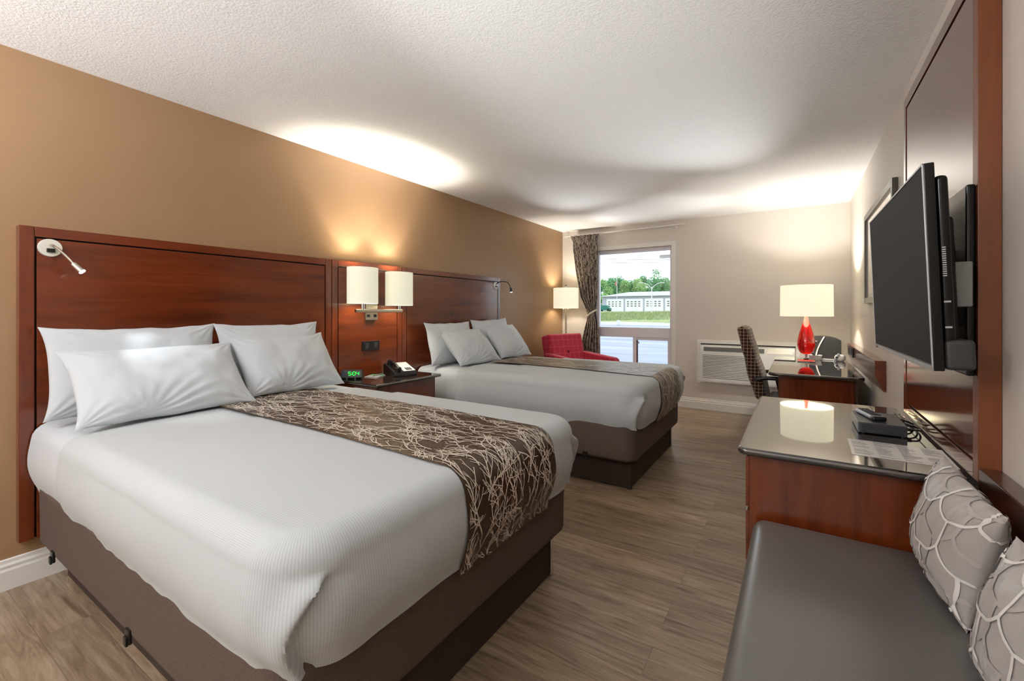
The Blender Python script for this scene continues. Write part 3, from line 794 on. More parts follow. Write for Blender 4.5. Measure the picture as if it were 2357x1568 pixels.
# ================================================================== CURTAIN, ROD
r = thing('curtain_rod', 'slim white curtain rod above the window', 'curtain rod', (-2.1, YF - .08, 2.35))
ry = YF - .085
obj('rod', B().cyl((-2.93, ry, 2.352), (-1.215, ry, 2.368), .009, n=14), 'trim', r)
for xx in (-2.88, -1.32): obj('bracket', B().box(xx - .008, xx + .008, ry, YF, 2.33, 2.35, .002), 'trim', r)
CZ = [(0.04, .34, -2.50), (.45, .33, -2.50), (.8, .27, -2.49), (1.02, .20, -2.475), (1.17, .13, -2.47), (1.22, .12, -2.475), (1.30, .16, -2.49), (1.45, .25, -2.52), (1.8, .33, -2.555), (2.15, .38, -2.575), (2.25, .37, -2.58), (2.345, .45, -2.585)]
def curt(u, z, off=0.0):
    for i in range(len(CZ) - 1):
        if z <= CZ[i + 1][0] or i == len(CZ) - 2:
            a, c = CZ[i], CZ[i + 1]; t_ = sstep(0, 1, (z - a[0]) / (c[0] - a[0])) if z < CZ[-1][0] else 1
            t_ = (z - a[0]) / (c[0] - a[0]); w_ = lerp(a[1], c[1], t_); cx = lerp(a[2], c[2], t_); break
    amp = lerp(.020, .034, min(1, w_ / .3))
    ph = u * 2 * PI * 6.2 + .5 * math.sin(z * 3) + .25 * nz(u * 5, z * 2)
    y = YF - .105 - amp * math.sin(ph) - off
    x = cx + (u - .5) * w_ + .012 * math.cos(ph)
    return V(x, y, z)
def curt_front(s, z):   # s in metres of cloth
    return curt(s / 1.1, z, .0035)
b = B(); NZc = 90
b.grid(lambda u, v_: curt(u, lerp(.04, 2.345, v_)), 170, NZc)
ln = branches(0.01, 1.09, .05, 2.34, 0.026, .05, .10, .0076, 5, dirn=(0, 1), step=.012)
strips(b, ln, curt_front, 1)
r = thing('curtain', 'dark curtain with cream branch pattern tied back left of the window', 'curtain', (-2.5, YF - .105, .04))
obj('drape', b, ['curtain', 'curtain_branch'], r, ang=80, normals=False)
tb = []
for k in range(25):
    a = 2 * PI * k / 24; tb.append((-2.475 + .075 * math.cos(a), YF - .105 - .045 * math.sin(a) - .002, 1.215 + .05 * math.cos(a)))
obj('tieback', B().tube(tb, .014, 8, ends=False), 'offwhite', r)

# ================================================================== FLOOR LAMP
FX, FY = -2.77, 5.74
r = thing('floor_lamp', 'floor lamp with a cream drum shade in the corner by the curtain', 'floor lamp', (FX, FY, 0))
obj('base', B().lathe([(0, 0), (.14, 0), (.14, .012), (.13, .02), (.02, .028), (.012, .04)], (FX, FY, 0)), 'nickel', r)
obj('pole', B().cyl((FX, FY, .02), (FX, FY, 1.60), .011, n=16), 'nickel', r)
obj('finial', B().lathe([(0, 0), (.01, .005), (.007, .02), (0, .045)], (FX, FY, 1.59), 14), 'charcoal', r)
b = B()
for s_ in (-1, 1): b.cyl((FX, FY, 1.30), (FX + s_ * .035, FY - .0, 1.275), .006, n=8); b.cyl((FX + s_ * .035, FY, 1.262), (FX + s_ * .035, FY, 1.285), .011, n=12)
obj('switch', b, 'nickel', r)
obj('lamp_shade', shade_mesh(FX, FY, 1.288, 1.575, .178, .178), 'shade', r)
light('floor_lamp_bulb_light', (FX, FY, 1.43), 12.0)
uplamp('floor_lamp_uplight', (FX, FY, 1.36), 62.0, 105)

# ================================================================== ARMCHAIR
AR = math.radians(-21)
r = thing('armchair', 'red plaid armchair with a buttoned back in the far corner', 'armchair', (-2.36, 5.30, 0), AR)
def aloc(name, b, mat): return obj(name, b, mat, r, local=True)
# local: +X facing
def backm():
    bm = B(); T = Matrix.Translation((-.235, 0, .40)) @ Matrix.Rotation(math.radians(-12), 4, 'Y')
    bm.box(-.09, .09, -.30, .30, 0, .545, .035, T=T, seg=4); return bm
bk = aloc('backrest', backm(), 'red_plaid')
T = Matrix.Translation((-.235, 0, .40)) @ Matrix.Rotation(math.radians(-12), 4, 'Y')
obj('button', B().lathe([(0, .012), (.014, .010), (.022, 0)], (0, 0, 0), 18, T=T @ Matrix.Translation((.089, .0, .30)) @ Matrix.Rotation(PI / 2, 4, 'Y')), plain('dark_red', (110, 14, 36), .8), bk, local=True)
aloc('seat_cushion', B().box(-.16, .33, -.255, .255, .30, .46, .04, seg=4), 'red_plaid')
aloc('seat_frame', B().box(-.28, .32, -.30, .30, .16, .30, .02), 'red_plaid')
for s_ in (-1, 1):
    b = B().prism([(-.30, .30), (.36, .30), (.36, .62), (.33, .655), (-.2, .70), (-.30, .70)], 1, min(s_ * .265, s_ * .365), max(s_ * .265, s_ * .365))
    bm = bmesh.new(); me_ = bpy.data.meshes.new('t'); me_.from_pydata([tuple(p) for p in b.v], [], b.f); bm.from_mesh(me_)
    bmesh.ops.recalc_face_normals(bm, faces=bm.faces[:]); bmesh.ops.bevel(bm, geom=bm.edges[:], offset=.025, segments=3, affect='EDGES', profile=.5)
    b2 = B(); b2.bm(bm); aloc('armrest', b2, 'red_plaid')
for sx in (-.25, .29):
    for sy in (-.26, .26): aloc('leg', B().cyl((sx, sy, 0), (sx, sy, .17), .014, .022, 12), 'darkwood')

# ================================================================== AIR CONDITIONER
r = thing('air_conditioner', 'white through-wall air conditioner under the end wall', 'air conditioner', (-.52, YF, .34))
ax0, ax1, az0, az1 = -1.08, .03, .335, .885
b = B(); fw = .045
b.box(ax0, ax1, YF - .018, YF, az1 - fw, az1, .004); b.box(ax0, ax1, YF - .018, YF, az0, az0 + fw * .7, .004)
b.box(ax0, ax0 + fw, YF - .018, YF, az0 + fw * .7, az1 - fw, .004); b.box(ax1 - fw, ax1, YF - .018, YF, az0 + fw * .7, az1 - fw, .004)
obj('surround', b, 'trim', r)
gx0, gx1 = ax0 + .055, ax1 - .055
b = B().prism([(YF - .002, .375), (YF - .10, .365), (YF - .115, .40), (YF - .115, .74), (YF - .085, .815), (YF - .002, .825)], 0, gx0, gx1)
obj('housing', b, 'white', r, ang=25)
TT = Matrix.Translation((0, YF - .116, 0))
b = B(); b.box(gx0 + .03, gx0 + .66, -.002, .004, .425, .705, mi=1, T=TT)
for k in range(15): b.box(gx0 + .028, gx0 + .662, -.010, .002, .428 + k * .0185, .4375 + k * .0185, .002, T=TT)
obj('louvre_grille', b, ['white', 'grey'], r)
b = B(); sl_ = math.atan2(.03, .075)
T2 = Matrix.Translation((0, YF - .115, .74)) @ Matrix.Rotation(-sl_, 4, 'X')
b.box(gx0 + .04, gx0 + .70, -.003, .002, .012, .066, T=T2)
for k in range(8): b.box(gx0 + .04, gx0 + .70, -.007, -.002, .014 + k * .0065, .017 + k * .0065, T=T2)
obj('air_outlet', b, 'grey', r)
obj('control_panel', B().box(gx0 + .73, gx1 - .02, -.004, .001, .01, .07, .001, T=T2), 'offwhite', r)
obj('shadow_gap', B().box(ax0 + fw, ax1 - fw, YF - .012, YF - .001, .826, az1 - fw), 'groove', r)

# ================================================================== FAR DESK
DZ = 0.752
r = thing('desk', 'cherry wood desk with glossy dark top against the right wall', 'desk', (.1, 4.95, 0))
def rtop(b, x0, x1, y0, y1, z0, z1, rad, bev=.008):
    bm = bmesh.new(); pts = []
    for cx, cy, a0, rr in ((x1 - .02, y1 - .02, 0, .02), (x0 + rad, y1 - rad, 90, rad), (x0 + rad, y0 + rad, 180, rad), (x1 - .05, y0 + .05, 270, .05)):
        for k in range(7):
            a = math.radians(a0 + 90 * k / 6); pts.append((cx + rr * math.cos(a), cy + rr * math.sin(a)))
    vs = [bm.verts.new((x, y, z0)) for x, y in pts]; f = bm.faces.new(vs)
    ex = bmesh.ops.extrude_face_region(bm, geom=[f]); 
    for v_ in [g for g in ex['geom'] if isinstance(g, bmesh.types.BMVert)]: v_.co.z = z1
    bmesh.ops.recalc_face_normals(bm, faces=bm.faces[:])
    es = [e for e in bm.edges if abs(e.verts[0].co.z - e.verts[1].co.z) < 1e-6]
    bmesh.ops.bevel(bm, geom=es, offset=bev, segments=3, profile=.5, affect='EDGES')
    b.bm(bm); return b
obj('top', rtop(B(), -.205, .425, 4.16, 5.72, DZ - .03, DZ, .09, .01), 'top', r)
obj('side_panel', B().box(-.13, .36, 4.225, 4.25, 0, DZ - .031, .002), 'cherry_v', r)
obj('side_panel', B().box(-.13, .36, 5.62, 5.645, 0, DZ - .031, .002), 'cherry_v', r)
obj('back_panel', B().box(.361, .38, 4.225, 5.645, .10, DZ - .031, .002), 'darkwood', r)
obj('apron', B().box(.02, .04, 4.251, 5.619, .62, DZ - .031, .002), 'cherry_h', r)
# ledge on wall
r = thing('wall_ledge', 'cherry wood ledge mounted on the right wall above the desk', 'ledge', (XR, 4.55, .8))
b = B().prism([(XR - .001, .918), (.428, .918), (.428, .826), (.47, .726), (XR - .001, .726)], 1, 3.74, 5.63)
obj('rail', b, 'cherry_h', r, ang=25)
obj('cap', B().box(.424, XR - .001, 3.738, 5.635, .918, .924, .002), 'cherry_h', r)
hub = obj('power_hub', B().box(.415, .428, 5.02, 5.42, .828, .912, .003), 'black', r)
for yy in (5.12, 5.3): obj('socket_face', B().box(.412, .4152, yy - .03, yy + .03, .845, .895, .002), 'charcoal', hub)

# table lamp
LX, LY = .075, 5.33
r = thing('table_lamp', 'table lamp with red glass body and cream drum shade on the desk', 'table lamp', (LX, LY, DZ))
obj('base', B().box(LX - .075, LX + .075, LY - .075, LY + .075, DZ + .0005, DZ + .018, .004), 'acrylic', r)
obj('stem', B().cyl((LX, LY, DZ + .018), (LX, LY, DZ + .068), .010, n=16).lathe([(.02, 0), (.03, .006), (.018, .012)], (LX, LY, DZ + .018), 20), 'chrome', r)
obj('glass_body', B().lathe([(0, .065), (.03, .068), (.055, .085), (.072, .12), (.078, .16), (.074, .21), (.062, .27), (.045, .33), (.03, .38), (.018, .42), (.014, .45), (.013, .475), (0, .476)], (LX, LY, DZ), 40), 'red_glass', r, ang=60)
obj('neck', B().cyl((LX, LY, DZ + .475), (LX, LY, DZ + .60), .007, n=14), 'chrome', r)
obj('lamp_shade', shade_mesh(LX, LY, 1.197, 1.505, .225, .225, 64, taper=.985), 'shade', r)
obj('finial', B().cyl((LX, LY, 1.35), (LX, LY, 1.50), .003, n=8).lathe([(0, 0), (.008, .004), (.006, .014), (0, .022)], (LX, LY, 1.50), 14), 'nickel', r)
light('table_lamp_bulb_light', (LX, LY, 1.36), 22.0, col=(1, .95, .88))
uplamp('table_lamp_uplight', (LX, LY, 1.33), 52.0, 128, col=(1, .97, .93))

# dish, upright appliance, small gadget
o = obj('dish', B().lathe([(0, .004), (.045, .004), (.05, .0), (.055, .004), (.075, .05), (.072, .05), (.05, .01), (0, .01)], (.155, 5.48, DZ), 28, sx=.8, sy=.8), 'white', origin=(.155, 5.48, DZ)); tag(o, 'small white dish beside the red lamp on the desk', 'dish')
r = thing('coffee_maker', 'black upright coffee maker with a white curved trim on the desk', 'coffee maker', (.22, 5.60, DZ))
b = B()
prof = [(.105, DZ + .002), (.372, DZ + .002), (.372, DZ + .20), (.335, DZ + .222), (.27, DZ + .238), (.2, DZ + .242), (.13, DZ + .236), (.105, DZ + .225)]
b.prism(prof, 1, 5.53, 5.66)
obj('housing', b, 'charcoal', r)
P = [(.225 - .07 * math.cos(k / 14 * PI / 2) ** 1 + .0, 5.526, DZ + .012 + .225 * k / 14) for k in range(15)]
b = B()
for i in range(14):
    p, q_ = V(*P[i]), V(*P[i + 1]); b.prism([(p.x, p.z), (p.x + .012, p.z), (q_.x + .012, q_.z), (q_.x, q_.z)], 1, 5.522, 5.5295)
obj('curved_trim', b, 'white', r)
obj('label_plate', B().box(.125, .175, 5.524, 5.5295, DZ + .18, DZ + .194, .001), 'silver', r)
obj('drip_tray', B().box(.10, .37, 5.50, 5.529, DZ + .001, DZ + .012, .003), 'white', r)
r = thing('cup', 'white cup with a black and silver packet leaning on it', 'cup', (.345, 5.44, DZ))
obj('bowl', B().lathe([(0, .002), (.03, .002), (.045, .02), (.046, .045), (.035, .062), (0, .07)], (.355, 5.44, DZ), 24), 'white', r)
T = Matrix.Translation((.305, 5.41, DZ + .004)) @ Matrix.Rotation(math.radians(28), 4, 'Y')
obj('packet', B().box(-.008, .008, -.02, .02, 0, .085, .003, T=T), 'silver', r)
obj('packet_band', B().box(-.009, .009, -.021, .021, .035, .05, .002, T=T), 'black', r)

# ================================================================== DESK CHAIR
r = thing('desk_chair', 'high-backed brown plaid swivel chair pulled up to the desk', 'office chair', (-.36, 4.80, 0))
def chair_back():
    b = B(); N1, N2 = 40, 28
    def sec(z):   # centre x, half width, half thickness
        t_ = (z - .44) / (1.11 - .44)
        cx = -.268 - .165 * t_
        hw = .235 - .02 * t_ ** 3
        ht = .054 + .016 * math.exp(-((t_ - .33) / .2) ** 2) + .006 * math.exp(-((t_ - .68) / .1) ** 2) - .004 * math.exp(-((t_ - .57) / .03) ** 2)
        return cx, hw, ht
    def fn(u, v_):
        t_ = v_; z = .44 + .67 * t_; cx, hw, ht = sec(z)
        cap = 1.0
        if t_ > .94: cap = math.sqrt(max(0, 1 - ((t_ - .94) / .06) ** 2)) * .85 + .15 * (t_ < 1)
        if t_ < .05: cap = .5 + .5 * math.sqrt(max(0, 1 - ((.05 - t_) / .05) ** 2))
        a = 2 * PI * u; ca_, sa_ = math.cos(a), math.sin(a)
        x = ht * cap * math.copysign(abs(ca_) ** .6, ca_); y = hw * (.93 + .07 * cap) * math.copysign(abs(sa_) ** .45, sa_)
        return V(cx + x, 4.80 + y, z)
    b.grid(fn, 48, 40, cu=True)
    top = [fn(k / 48, 1.0) for k in range(48)]; b.add(top, [tuple(range(48))]); bot = [fn(k / 48, 0.0) for k in range(48)]; b.add(bot, [tuple(range(47, -1, -1))])
    return b
obj('backrest', chair_back(), 'brown_plaid', r, ang=60)
obj('seat', B().box(-.225, .20, 4.56, 5.04, .38, .47, .035, seg=4), 'brown_plaid', r)
for s_ in (-1, 1):
    yy = 4.80 + s_ * .265
    P = [(-.31, yy, .635), (-.27, yy, .648), (-.23, yy, .655), (-.06, yy, .658)]
    obj('armrest', B().tube(P, .018, 12).cyl((-.31, yy - .004, .635), (-.31, yy + .004, .635), .022), 'black', r)
    obj('arm_support', B().tube([(-.15, yy, .65), (-.12, yy, .5), (-.12, yy - s_ * .02, .42), (-.12, yy - s_ * .06, .37)], .014, 10), 'black', r)
obj('gas_column', B().cyl((-.03, 4.80, .08), (-.03, 4.80, .39), .028, .022), 'black', r)
for k in range(5):
    a = 2 * PI * k / 5 + .3; e_ = V(-.03 + .27 * math.cos(a), 4.80 + .27 * math.sin(a), .07)
    lg = obj('leg', B().tube([(-.03, 4.80, .10), e_], lambda q: .024 - .01 * q, 8), 'black', r)
    obj('caster', B().cyl(e_ + V(-.012 * math.sin(a), .012 * math.cos(a), -.042), e_ + V(.012 * math.sin(a), -.012 * math.cos(a), -.042), .028, n=16), 'black', lg)

# ================================================================== DRESSER (near)
GZ = 0.752
r = thing('dresser', 'cherry wood dresser with glossy dark top under the television', 'dresser', (.12, 2.42, 0))
obj('top', rtop(B(), -.185, .434, 1.815, 2.99, GZ - .027, GZ, .03, .011), 'top', r)
obj('body', B().box(-.15, .425, 1.865, 2.95, .0, GZ - .028, .002), 'cherry_v', r)
for k in range(3):
    d = obj('drawer', B().box(-.165, -.151, 1.90, 2.91, .10 + k * .205, .29 + k * .205, .003), 'cherry_h', r)
    for yy in (2.15, 2.66): obj('knob', B().cyl((-.165, yy, .195 + k * .205), (-.185, yy, .195 + k * .205), .007, .012, 14), 'nickel', d)

# TV wall panel
PX = .437
r = thing('television_wall_panel', 'tall glossy cherry wood panel mounted behind the television', 'wall panel', (XR, 2.33, .78))
py0, py1, pz0, pz1 = 1.80, 2.86, .785, 2.27
obj('stile', B().box(PX, XR - .001, py0, py0 + .045, pz0 - .03, pz1, .002), ['cherry_edge'], r)
obj('stile', B().box(PX, XR - .001, py1 - .045, py1, pz0 - .03, pz1, .002), 'gloss_panel', r)
obj('top_rail', B().box(PX, XR - .001, py0 + .0455, py1 - .0455, pz1 - .045, pz1, .002), 'gloss_panel', r)
obj('bottom_rail', B().box(PX, XR - .001, py0 + .0455, py1 - .0455, pz0 - .03, pz0 + .02, .002), 'gloss_panel', r)
obj('backing', B().box(PX + .02, XR - .001, py0 + .0455, py1 - .0455, pz0 + .02, pz1 - .045), 'groove', r)
obj('panel', B().box(PX + .003, PX + .02, py0 + .053, py1 - .053, pz0 + .028, pz1 - .053, .002), 'gloss_panel', r)

# ================================================================== TELEVISION
tilt = math.radians(2.2)
r = thing('television', 'black flat-screen television tilted on the glossy wall panel', 'television', (.30, 2.135, .98))
TVT = Matrix.Translation((.312, 2.135, 1.372)) @ Matrix.Rotation(-tilt, 4, 'Y') @ Matrix.Rotation(math.radians(.6), 4, 'Z')  # local -X = screen normal
hwid, hht = .485, .287
obj('bezel', B().box(-.013, .010, -hwid, hwid, -hht, hht, .003, T=TVT), 'gloss_black', r)
obj('screen', B().box(-.0145, -.0125, -hwid + .008, hwid - .008, -hht + .018, hht - .008, T=TVT), 'screen', r)
b = B()
for (y0_, y1_, z0_, z1_) in ((-hwid, hwid, hht - .006, hht), (-hwid, hwid, -hht, -hht + .014), (-hwid, -hwid + .005, -hht, hht), (hwid - .005, hwid, -hht, hht)):
    b.box(-.0165, -.0125, y0_, y1_, z0_, z1_, .001, T=TVT)
obj('silver_trim', b, 'silver', r)
b = B()
b.box(.010, .040, -hwid + .012, hwid - .03, -hht + .02, hht - .035, .012, T=TVT, seg=3)
b.box(.036, .062, -hwid + .08, hwid - .1, -hht + .02, hht - .14, .01, T=TVT)
hs_ = obj('back_housing', b, 'gloss_black', r)
obj('speaker_box', B().box(.012, .075, -hwid + .004, -hwid + .20, -hht + .002, -hht + .085, .012, T=TVT, seg=3), 'charcoal', r)
b = B()
for k in range(14): b.box(.018 + .000, .026, -hwid + .0105, -hwid + .012, .05 - k * .006, .053 - k * .006, T=TVT)
obj('side_lettering', b, 'silver', hs_)
for z_ in (-.10, -.17): obj('port_label', B().box(.017, .031, -hwid + .0105, -hwid + .0122, z_, z_ + .005, T=TVT), 'silver', hs_)
b = B(); b.box(-.0172, -.0162, hwid - .05, hwid - .03, -hht + .002, -hht + .012, T=TVT, mi=0); b.box(-.0172, -.0162, hwid - .075, hwid - .055, -hht + .003, -hht + .011, T=TVT, mi=1)
obj('badge', b, [plain('badge_red', (150, 20, 40), .4), 'ink_dark'], r)
r = thing('television_mount', 'black wall bracket with grey end caps holding the television', 'wall bracket', (PX, 2.135, 1.3))
obj('wall_plate', B().box(PX - .022, PX - .0005, 1.81, 2.42, 1.06, 1.62, .006), 'gloss_black', r)
obj('arm', B().box(.395, PX - .022, 2.0, 2.27, 1.2, 1.45, .004), 'black', r)
obj('end_cap', B().box(PX - .065, PX - .0225, 1.745, 1.80, 1.262, 1.39, .004), 'grey', r)
obj('cap_link', B().box(PX - .06, PX - .0225, 1.8005, 2.0, 1.30, 1.345, .002), 'black', r)

# ================================================================== PICTURE
r = thing('framed_picture', 'dark-framed picture with a pale mat on the right wall', 'picture', (XR, 3.98, 1.31))
fy0_, fy1_, fz0, fz1 = 3.34, 4.62, 1.31, 2.02; fx = XR - .028; wf = .045
b = B()
b.box(fx, XR - .001, fy0_, fy0_ + wf, fz0, fz1, .003); b.box(fx, XR - .001, fy1_ - wf, fy1_, fz0, fz1, .003)
b.box(fx, XR - .001, fy0_ + wf, fy1_ - wf, fz0, fz0 + wf, .003); b.box(fx, XR - .001, fy0_ + wf, fy1_ - wf, fz1 - wf, fz1, .003)
obj('frame', b, plain('pewter_frame', (84, 80, 76), .3, metal=.4), r)
obj('mat_board', B().box(fx + .012, XR - .002, fy0_ + wf, fy1_ - wf, fz0 + wf, fz1 - wf), plain('mat_board', (222, 220, 214), .12, coat=1.0), r)
obj('print', B().box(fx + .010, fx + .0119, fy0_ + .20, fy1_ - .20, fz0 + .17, fz1 - .17), 'print', r)

# ================================================================== ON THE DRESSER
r = thing('cable_box', 'black cable box with perforated side on the dresser', 'cable box', (.288, 2.415, GZ))
obj('case', B().box(.213, .362, 2.292, 2.54, GZ + .004, GZ + .046, .003), plain('dark_metal', (52, 54, 58), .35), r)
obj('front_panel', B().box(.2085, .2128, 2.292, 2.54, GZ + .004, GZ + .046, .001), plain('slate_plastic', (84, 92, 108), .3), r)
b = B()
for i in range(19):
    for j in range(4):
        x_ = .222 + i * .0072 + (.0036 if j % 2 else 0); z_ = GZ + .012 + j * .008
        if rnd.random() < .9: b.cyl((x_, 2.2915, z_), (x_, 2.2905, z_), .0021, n=8)
obj('vent_holes', b, 'groove', r)
obj('badge', B().cyl((.2084, 2.315, GZ + .022), (.2075, 2.315, GZ + .022), .004, n=12), 'silver', r)
for xx in (.225, .35):
    for yy in (2.30, 2.53): obj('foot', B().cyl((xx, yy, GZ + .0005), (xx, yy, GZ + .004), .006, n=10), 'black', r)
# cables
def bez(P, n=24):
    P = [Vector(p) for p in P]; out = []
    for i in range(len(P) - 1):
        p0 = P[max(i - 1, 0)]; p1 = P[i]; p2 = P[i + 1]; p3 = P[min(i + 2, len(P) - 1)]
        for k in range(n):
            t_ = k / n; out.append(0.5 * ((2 * p1) + (-p0 + p2) * t_ + (2 * p0 - 5 * p1 + 4 * p2 - p3) * t_ ** 2 + (-p0 + 3 * p1 - 3 * p2 + p3) * t_ ** 3))
    out.append(P[-1]); return out
for k, (ya, za, yb, lab) in enumerate(((2.36, .022, 2.50, 'thick black cable looping from the rear of the cable box, nearest'), (2.42, .028, 2.56, 'black cable behind the cable box, middle loop'), (2.50, .03, 2.66, 'black cable at the far rear of the cable box'))):
    b = B(); b.cyl((.3625, ya, GZ + za), (.385, ya, GZ + za), .006, n=10)
    b.tube(bez([(.385, ya, GZ + za), (.408, ya + .01, GZ + .02), (.421, ya + .06, GZ + .01), (.418, yb, GZ + .006), (.40, yb + .12, GZ + .006), (.41, yb + .2 + k * .02, GZ + .006)]), .0035, 8)
    o = obj('cable', b, 'black', origin=(.40, ya, GZ)); tag(o, lab, 'cable', 'cables behind the cable box')
# remote
r = thing('remote_control', 'silver and black remote control lying on the cable box', 'remote control', (.265, 2.42, GZ + .046))
T = Matrix.Translation((.262, 2.425, GZ + .0468)) @ Matrix.Rotation(math.radians(14), 4, 'Z')
obj('body', B().box(-.024, .024, -.09, .09, .0, .018, .007, T=T, seg=3), 'silver', r)
obj('end_cap', B().box(-.0245, .0245, -.092, -.06, -.0002, .0186, .007, T=T, seg=3), 'black', r)
for i in range(8):
    for j in range(3): obj('button', B().box(-.017 + j * .0125, -.008 + j * .0125, -.055 + i * .017, -.044 + i * .017, .0175, .0215, .001, T=T), 'ink_dark', r)
# information sheet
T = Matrix.Translation((.297, 2.05, GZ + .0006)) @ Matrix.Rotation(math.radians(-1), 4, 'Z')
b = B().box(-.135, .135, -.115, .115, 0, .0008, T=T)
R_ = random.Random(3)
for cxx in range(4):
    x_ = -.125 + cxx * .066
    for k in range(26):
        y_ = .104 - k * .0083
        if R_.random() < .22: continue
        w__ = R_.uniform(.02, .055); b.box(x_, x_ + w__, y_, y_ + .0028, .0008, .001, mi=1 if R_.random() < .8 else 2, T=T)
o = obj('information_sheet', b, ['paper', 'ink', 'ink_dark'], origin=(.297, 2.05, GZ)); tag(o, 'laminated printed information sheet on the dresser', 'sheet')

# ================================================================== BENCH
r = thing('bench', 'grey vinyl bench seat with dark wood backboard along the right wall', 'bench', (.14, .6, 0))
bm = bmesh.new(); bmesh.ops.create_cube(bm, size=1)
bx0, bx1, by0_, by1_ = -.135, .432, -.75, 1.852
for v_ in bm.verts: v_.co = V(lerp(bx0, bx1, v_.co.x + .5), lerp(by0_, by1_, v_.co.y + .5), lerp(.375, .504, v_.co.z + .5))
bmesh.ops.subdivide_edges(bm, edges=[e for e in bm.edges if abs(e.verts[0].co.y - e.verts[1].co.y) > 1], cuts=20)
bmesh.ops.bevel(bm, geom=[e for e in bm.edges if e.calc_face_angle(0) > .5], offset=.042, segments=6, profile=.5, affect='EDGES')
b = B(); b.bm(bm)
for v_ in b.v: v_.z += .006 * math.sin(PI * max(0, min(1, (v_.x - bx0) / (bx1 - bx0)))) if v_.z > .46 else 0
obj('seat_cushion', b, 'vinyl', r, ang=50)
obj('base', B().box(-.09, .43, -.72, 1.85, .05, .374, .004), 'cherry_h', r)
obj('plinth', B().box(-.05, .43, -.70, 1.84, 0, .05), 'darkwood', r)
obj('backboard', B().box(.437, XR - .001, -.75, 1.795, .30, .80, .004), 'darkwood', r)
# cushions
def hexlines(seed):
    def lattice(W, H, ox, oy, wd, bul):
        L = []
        def arc(p, q, bulge):
            out = []
            for k in range(41):
                t_ = k / 40; nx_, ny_ = -(q[1] - p[1]), (q[0] - p[0])
                out.append((lerp(p[0], q[0], t_) + nx_ * bulge * math.sin(PI * t_), lerp(p[1], q[1], t_) + ny_ * bulge * math.sin(PI * t_), wd))
            return out
        for i in range(-4, 5):
            for j in range(-4, 5):
                cx = i * W + (W / 2 if j % 2 else 0) + ox; cy = j * H * .75 + oy
                a = (cx, cy - H / 2); bb_ = (cx + W / 2, cy - H / 4); c = (cx + W / 2, cy + H / 4); d = (cx - W / 2, cy - H / 4)
                L += [arc(a, bb_, -bul), arc(a, d, bul), arc(bb_, c, -bul * .4)]
        return L
    return lattice(.74, .98, seed * .13, seed * .21, .042, .13), lattice(.74, .98, seed * .13 + .2, seed * .21 + .34, .06, .13)
def cushion(T, w_, h_, t_, seed, label):
    b = B(); b.bm(pillow_mesh(w_, h_, t_, seed, wr=.6))
    th, tw = hexlines(seed)
    for lines, mi, of in ((tw, 2, .0022), (th, 1, .0034)):
        good = []
        for ln_ in lines:
            cur = []
            for p in ln_:
                if abs(p[0]) < .997 and abs(p[1]) < .997: cur.append((p[0], p[1], p[2] ))
                else:
                    if len(cur) > 1: good.append(cur)
                    cur = []
            if len(cur) > 1: good.append(cur)
        for side in (1, -1):
            def fn(u, v_):
                p = pillow_pt(u, v_, w_, h_, t_, seed, side, .6)
                e_ = 1e-3
                pu = pillow_pt(min(.999, u + e_), v_, w_, h_, t_, seed, side, .6) - pillow_pt(max(-.999, u - e_), v_, w_, h_, t_, seed, side, .6)
                pv = pillow_pt(u, min(.999, v_ + e_), w_, h_, t_, seed, side, .6) - pillow_pt(u, max(-.999, v_ - e_), w_, h_, t_, seed, side, .6)
                n_ = pu.cross(pv).normalized() * side
                return p + n_ * of
            strips(b, good, fn, mi, True)
    o = obj('cushion', b, ['satin', 'satin_white', 'satin_mid'], ang=80, normals=False); o.matrix_world = T
    tag(o, label, 'cushion', 'patterned cushions on the bench')
def lean2(xb, yc, zb, elev, h, t_, rz=0, roll=0):
    W_ = V(0, -1, 0); H_ = V(math.cos(elev), 0, math.sin(elev)); N_ = W_.cross(H_)
    c = V(xb, yc, zb) + H_ * h / 2 + N_ * t_ * .35
    m = Matrix((W_, H_, N_)).transposed().to_4x4()
    return Matrix.Translation(c) @ Matrix.Rotation(rz, 4, 'Z') @ m @ Matrix.Rotation(roll, 4, 'Z')
cushion(lean2(.360, 1.60, .512, math.radians(79), .30, .13, rz=.10, roll=-.10), .37, .30, .13, 1.0, 'grey satin cushion with white curved lattice next to the dresser')
cushion(lean2(.368, 1.135, .512, math.radians(76), .28, .12, rz=.08, roll=.04), .37, .28, .125, 2.4, 'grey satin lattice cushion nearest the viewer on the bench')

# unseen globes added behind the viewer as fill light for the room
M['globe'] = emit('opal_fill_glow', (248, 249, 255), 60.0)
def fill_globe(x, y, label):
    r = thing('ceiling_light', label, 'fill light', (x, y, HC))
    obj('canopy', B().lathe([(0, 0), (.07, 0), (.07, -.02), (.015, -.03), (.015, -.12)], (x, y, HC - .001), 30), 'nickel', r)
    obj('globe', B().lathe([(.14 * math.sin(PI * k / 16), .14 * math.cos(PI * k / 16)) for k in range(17)], (x, y, HC - .255), 32), 'globe', r)
fill_globe(-1.3, -1.2, 'opal fill light globe added just behind the viewer')
fill_globe(-2.35, -.75, 'opal fill light globe added near the tan wall behind the viewer')

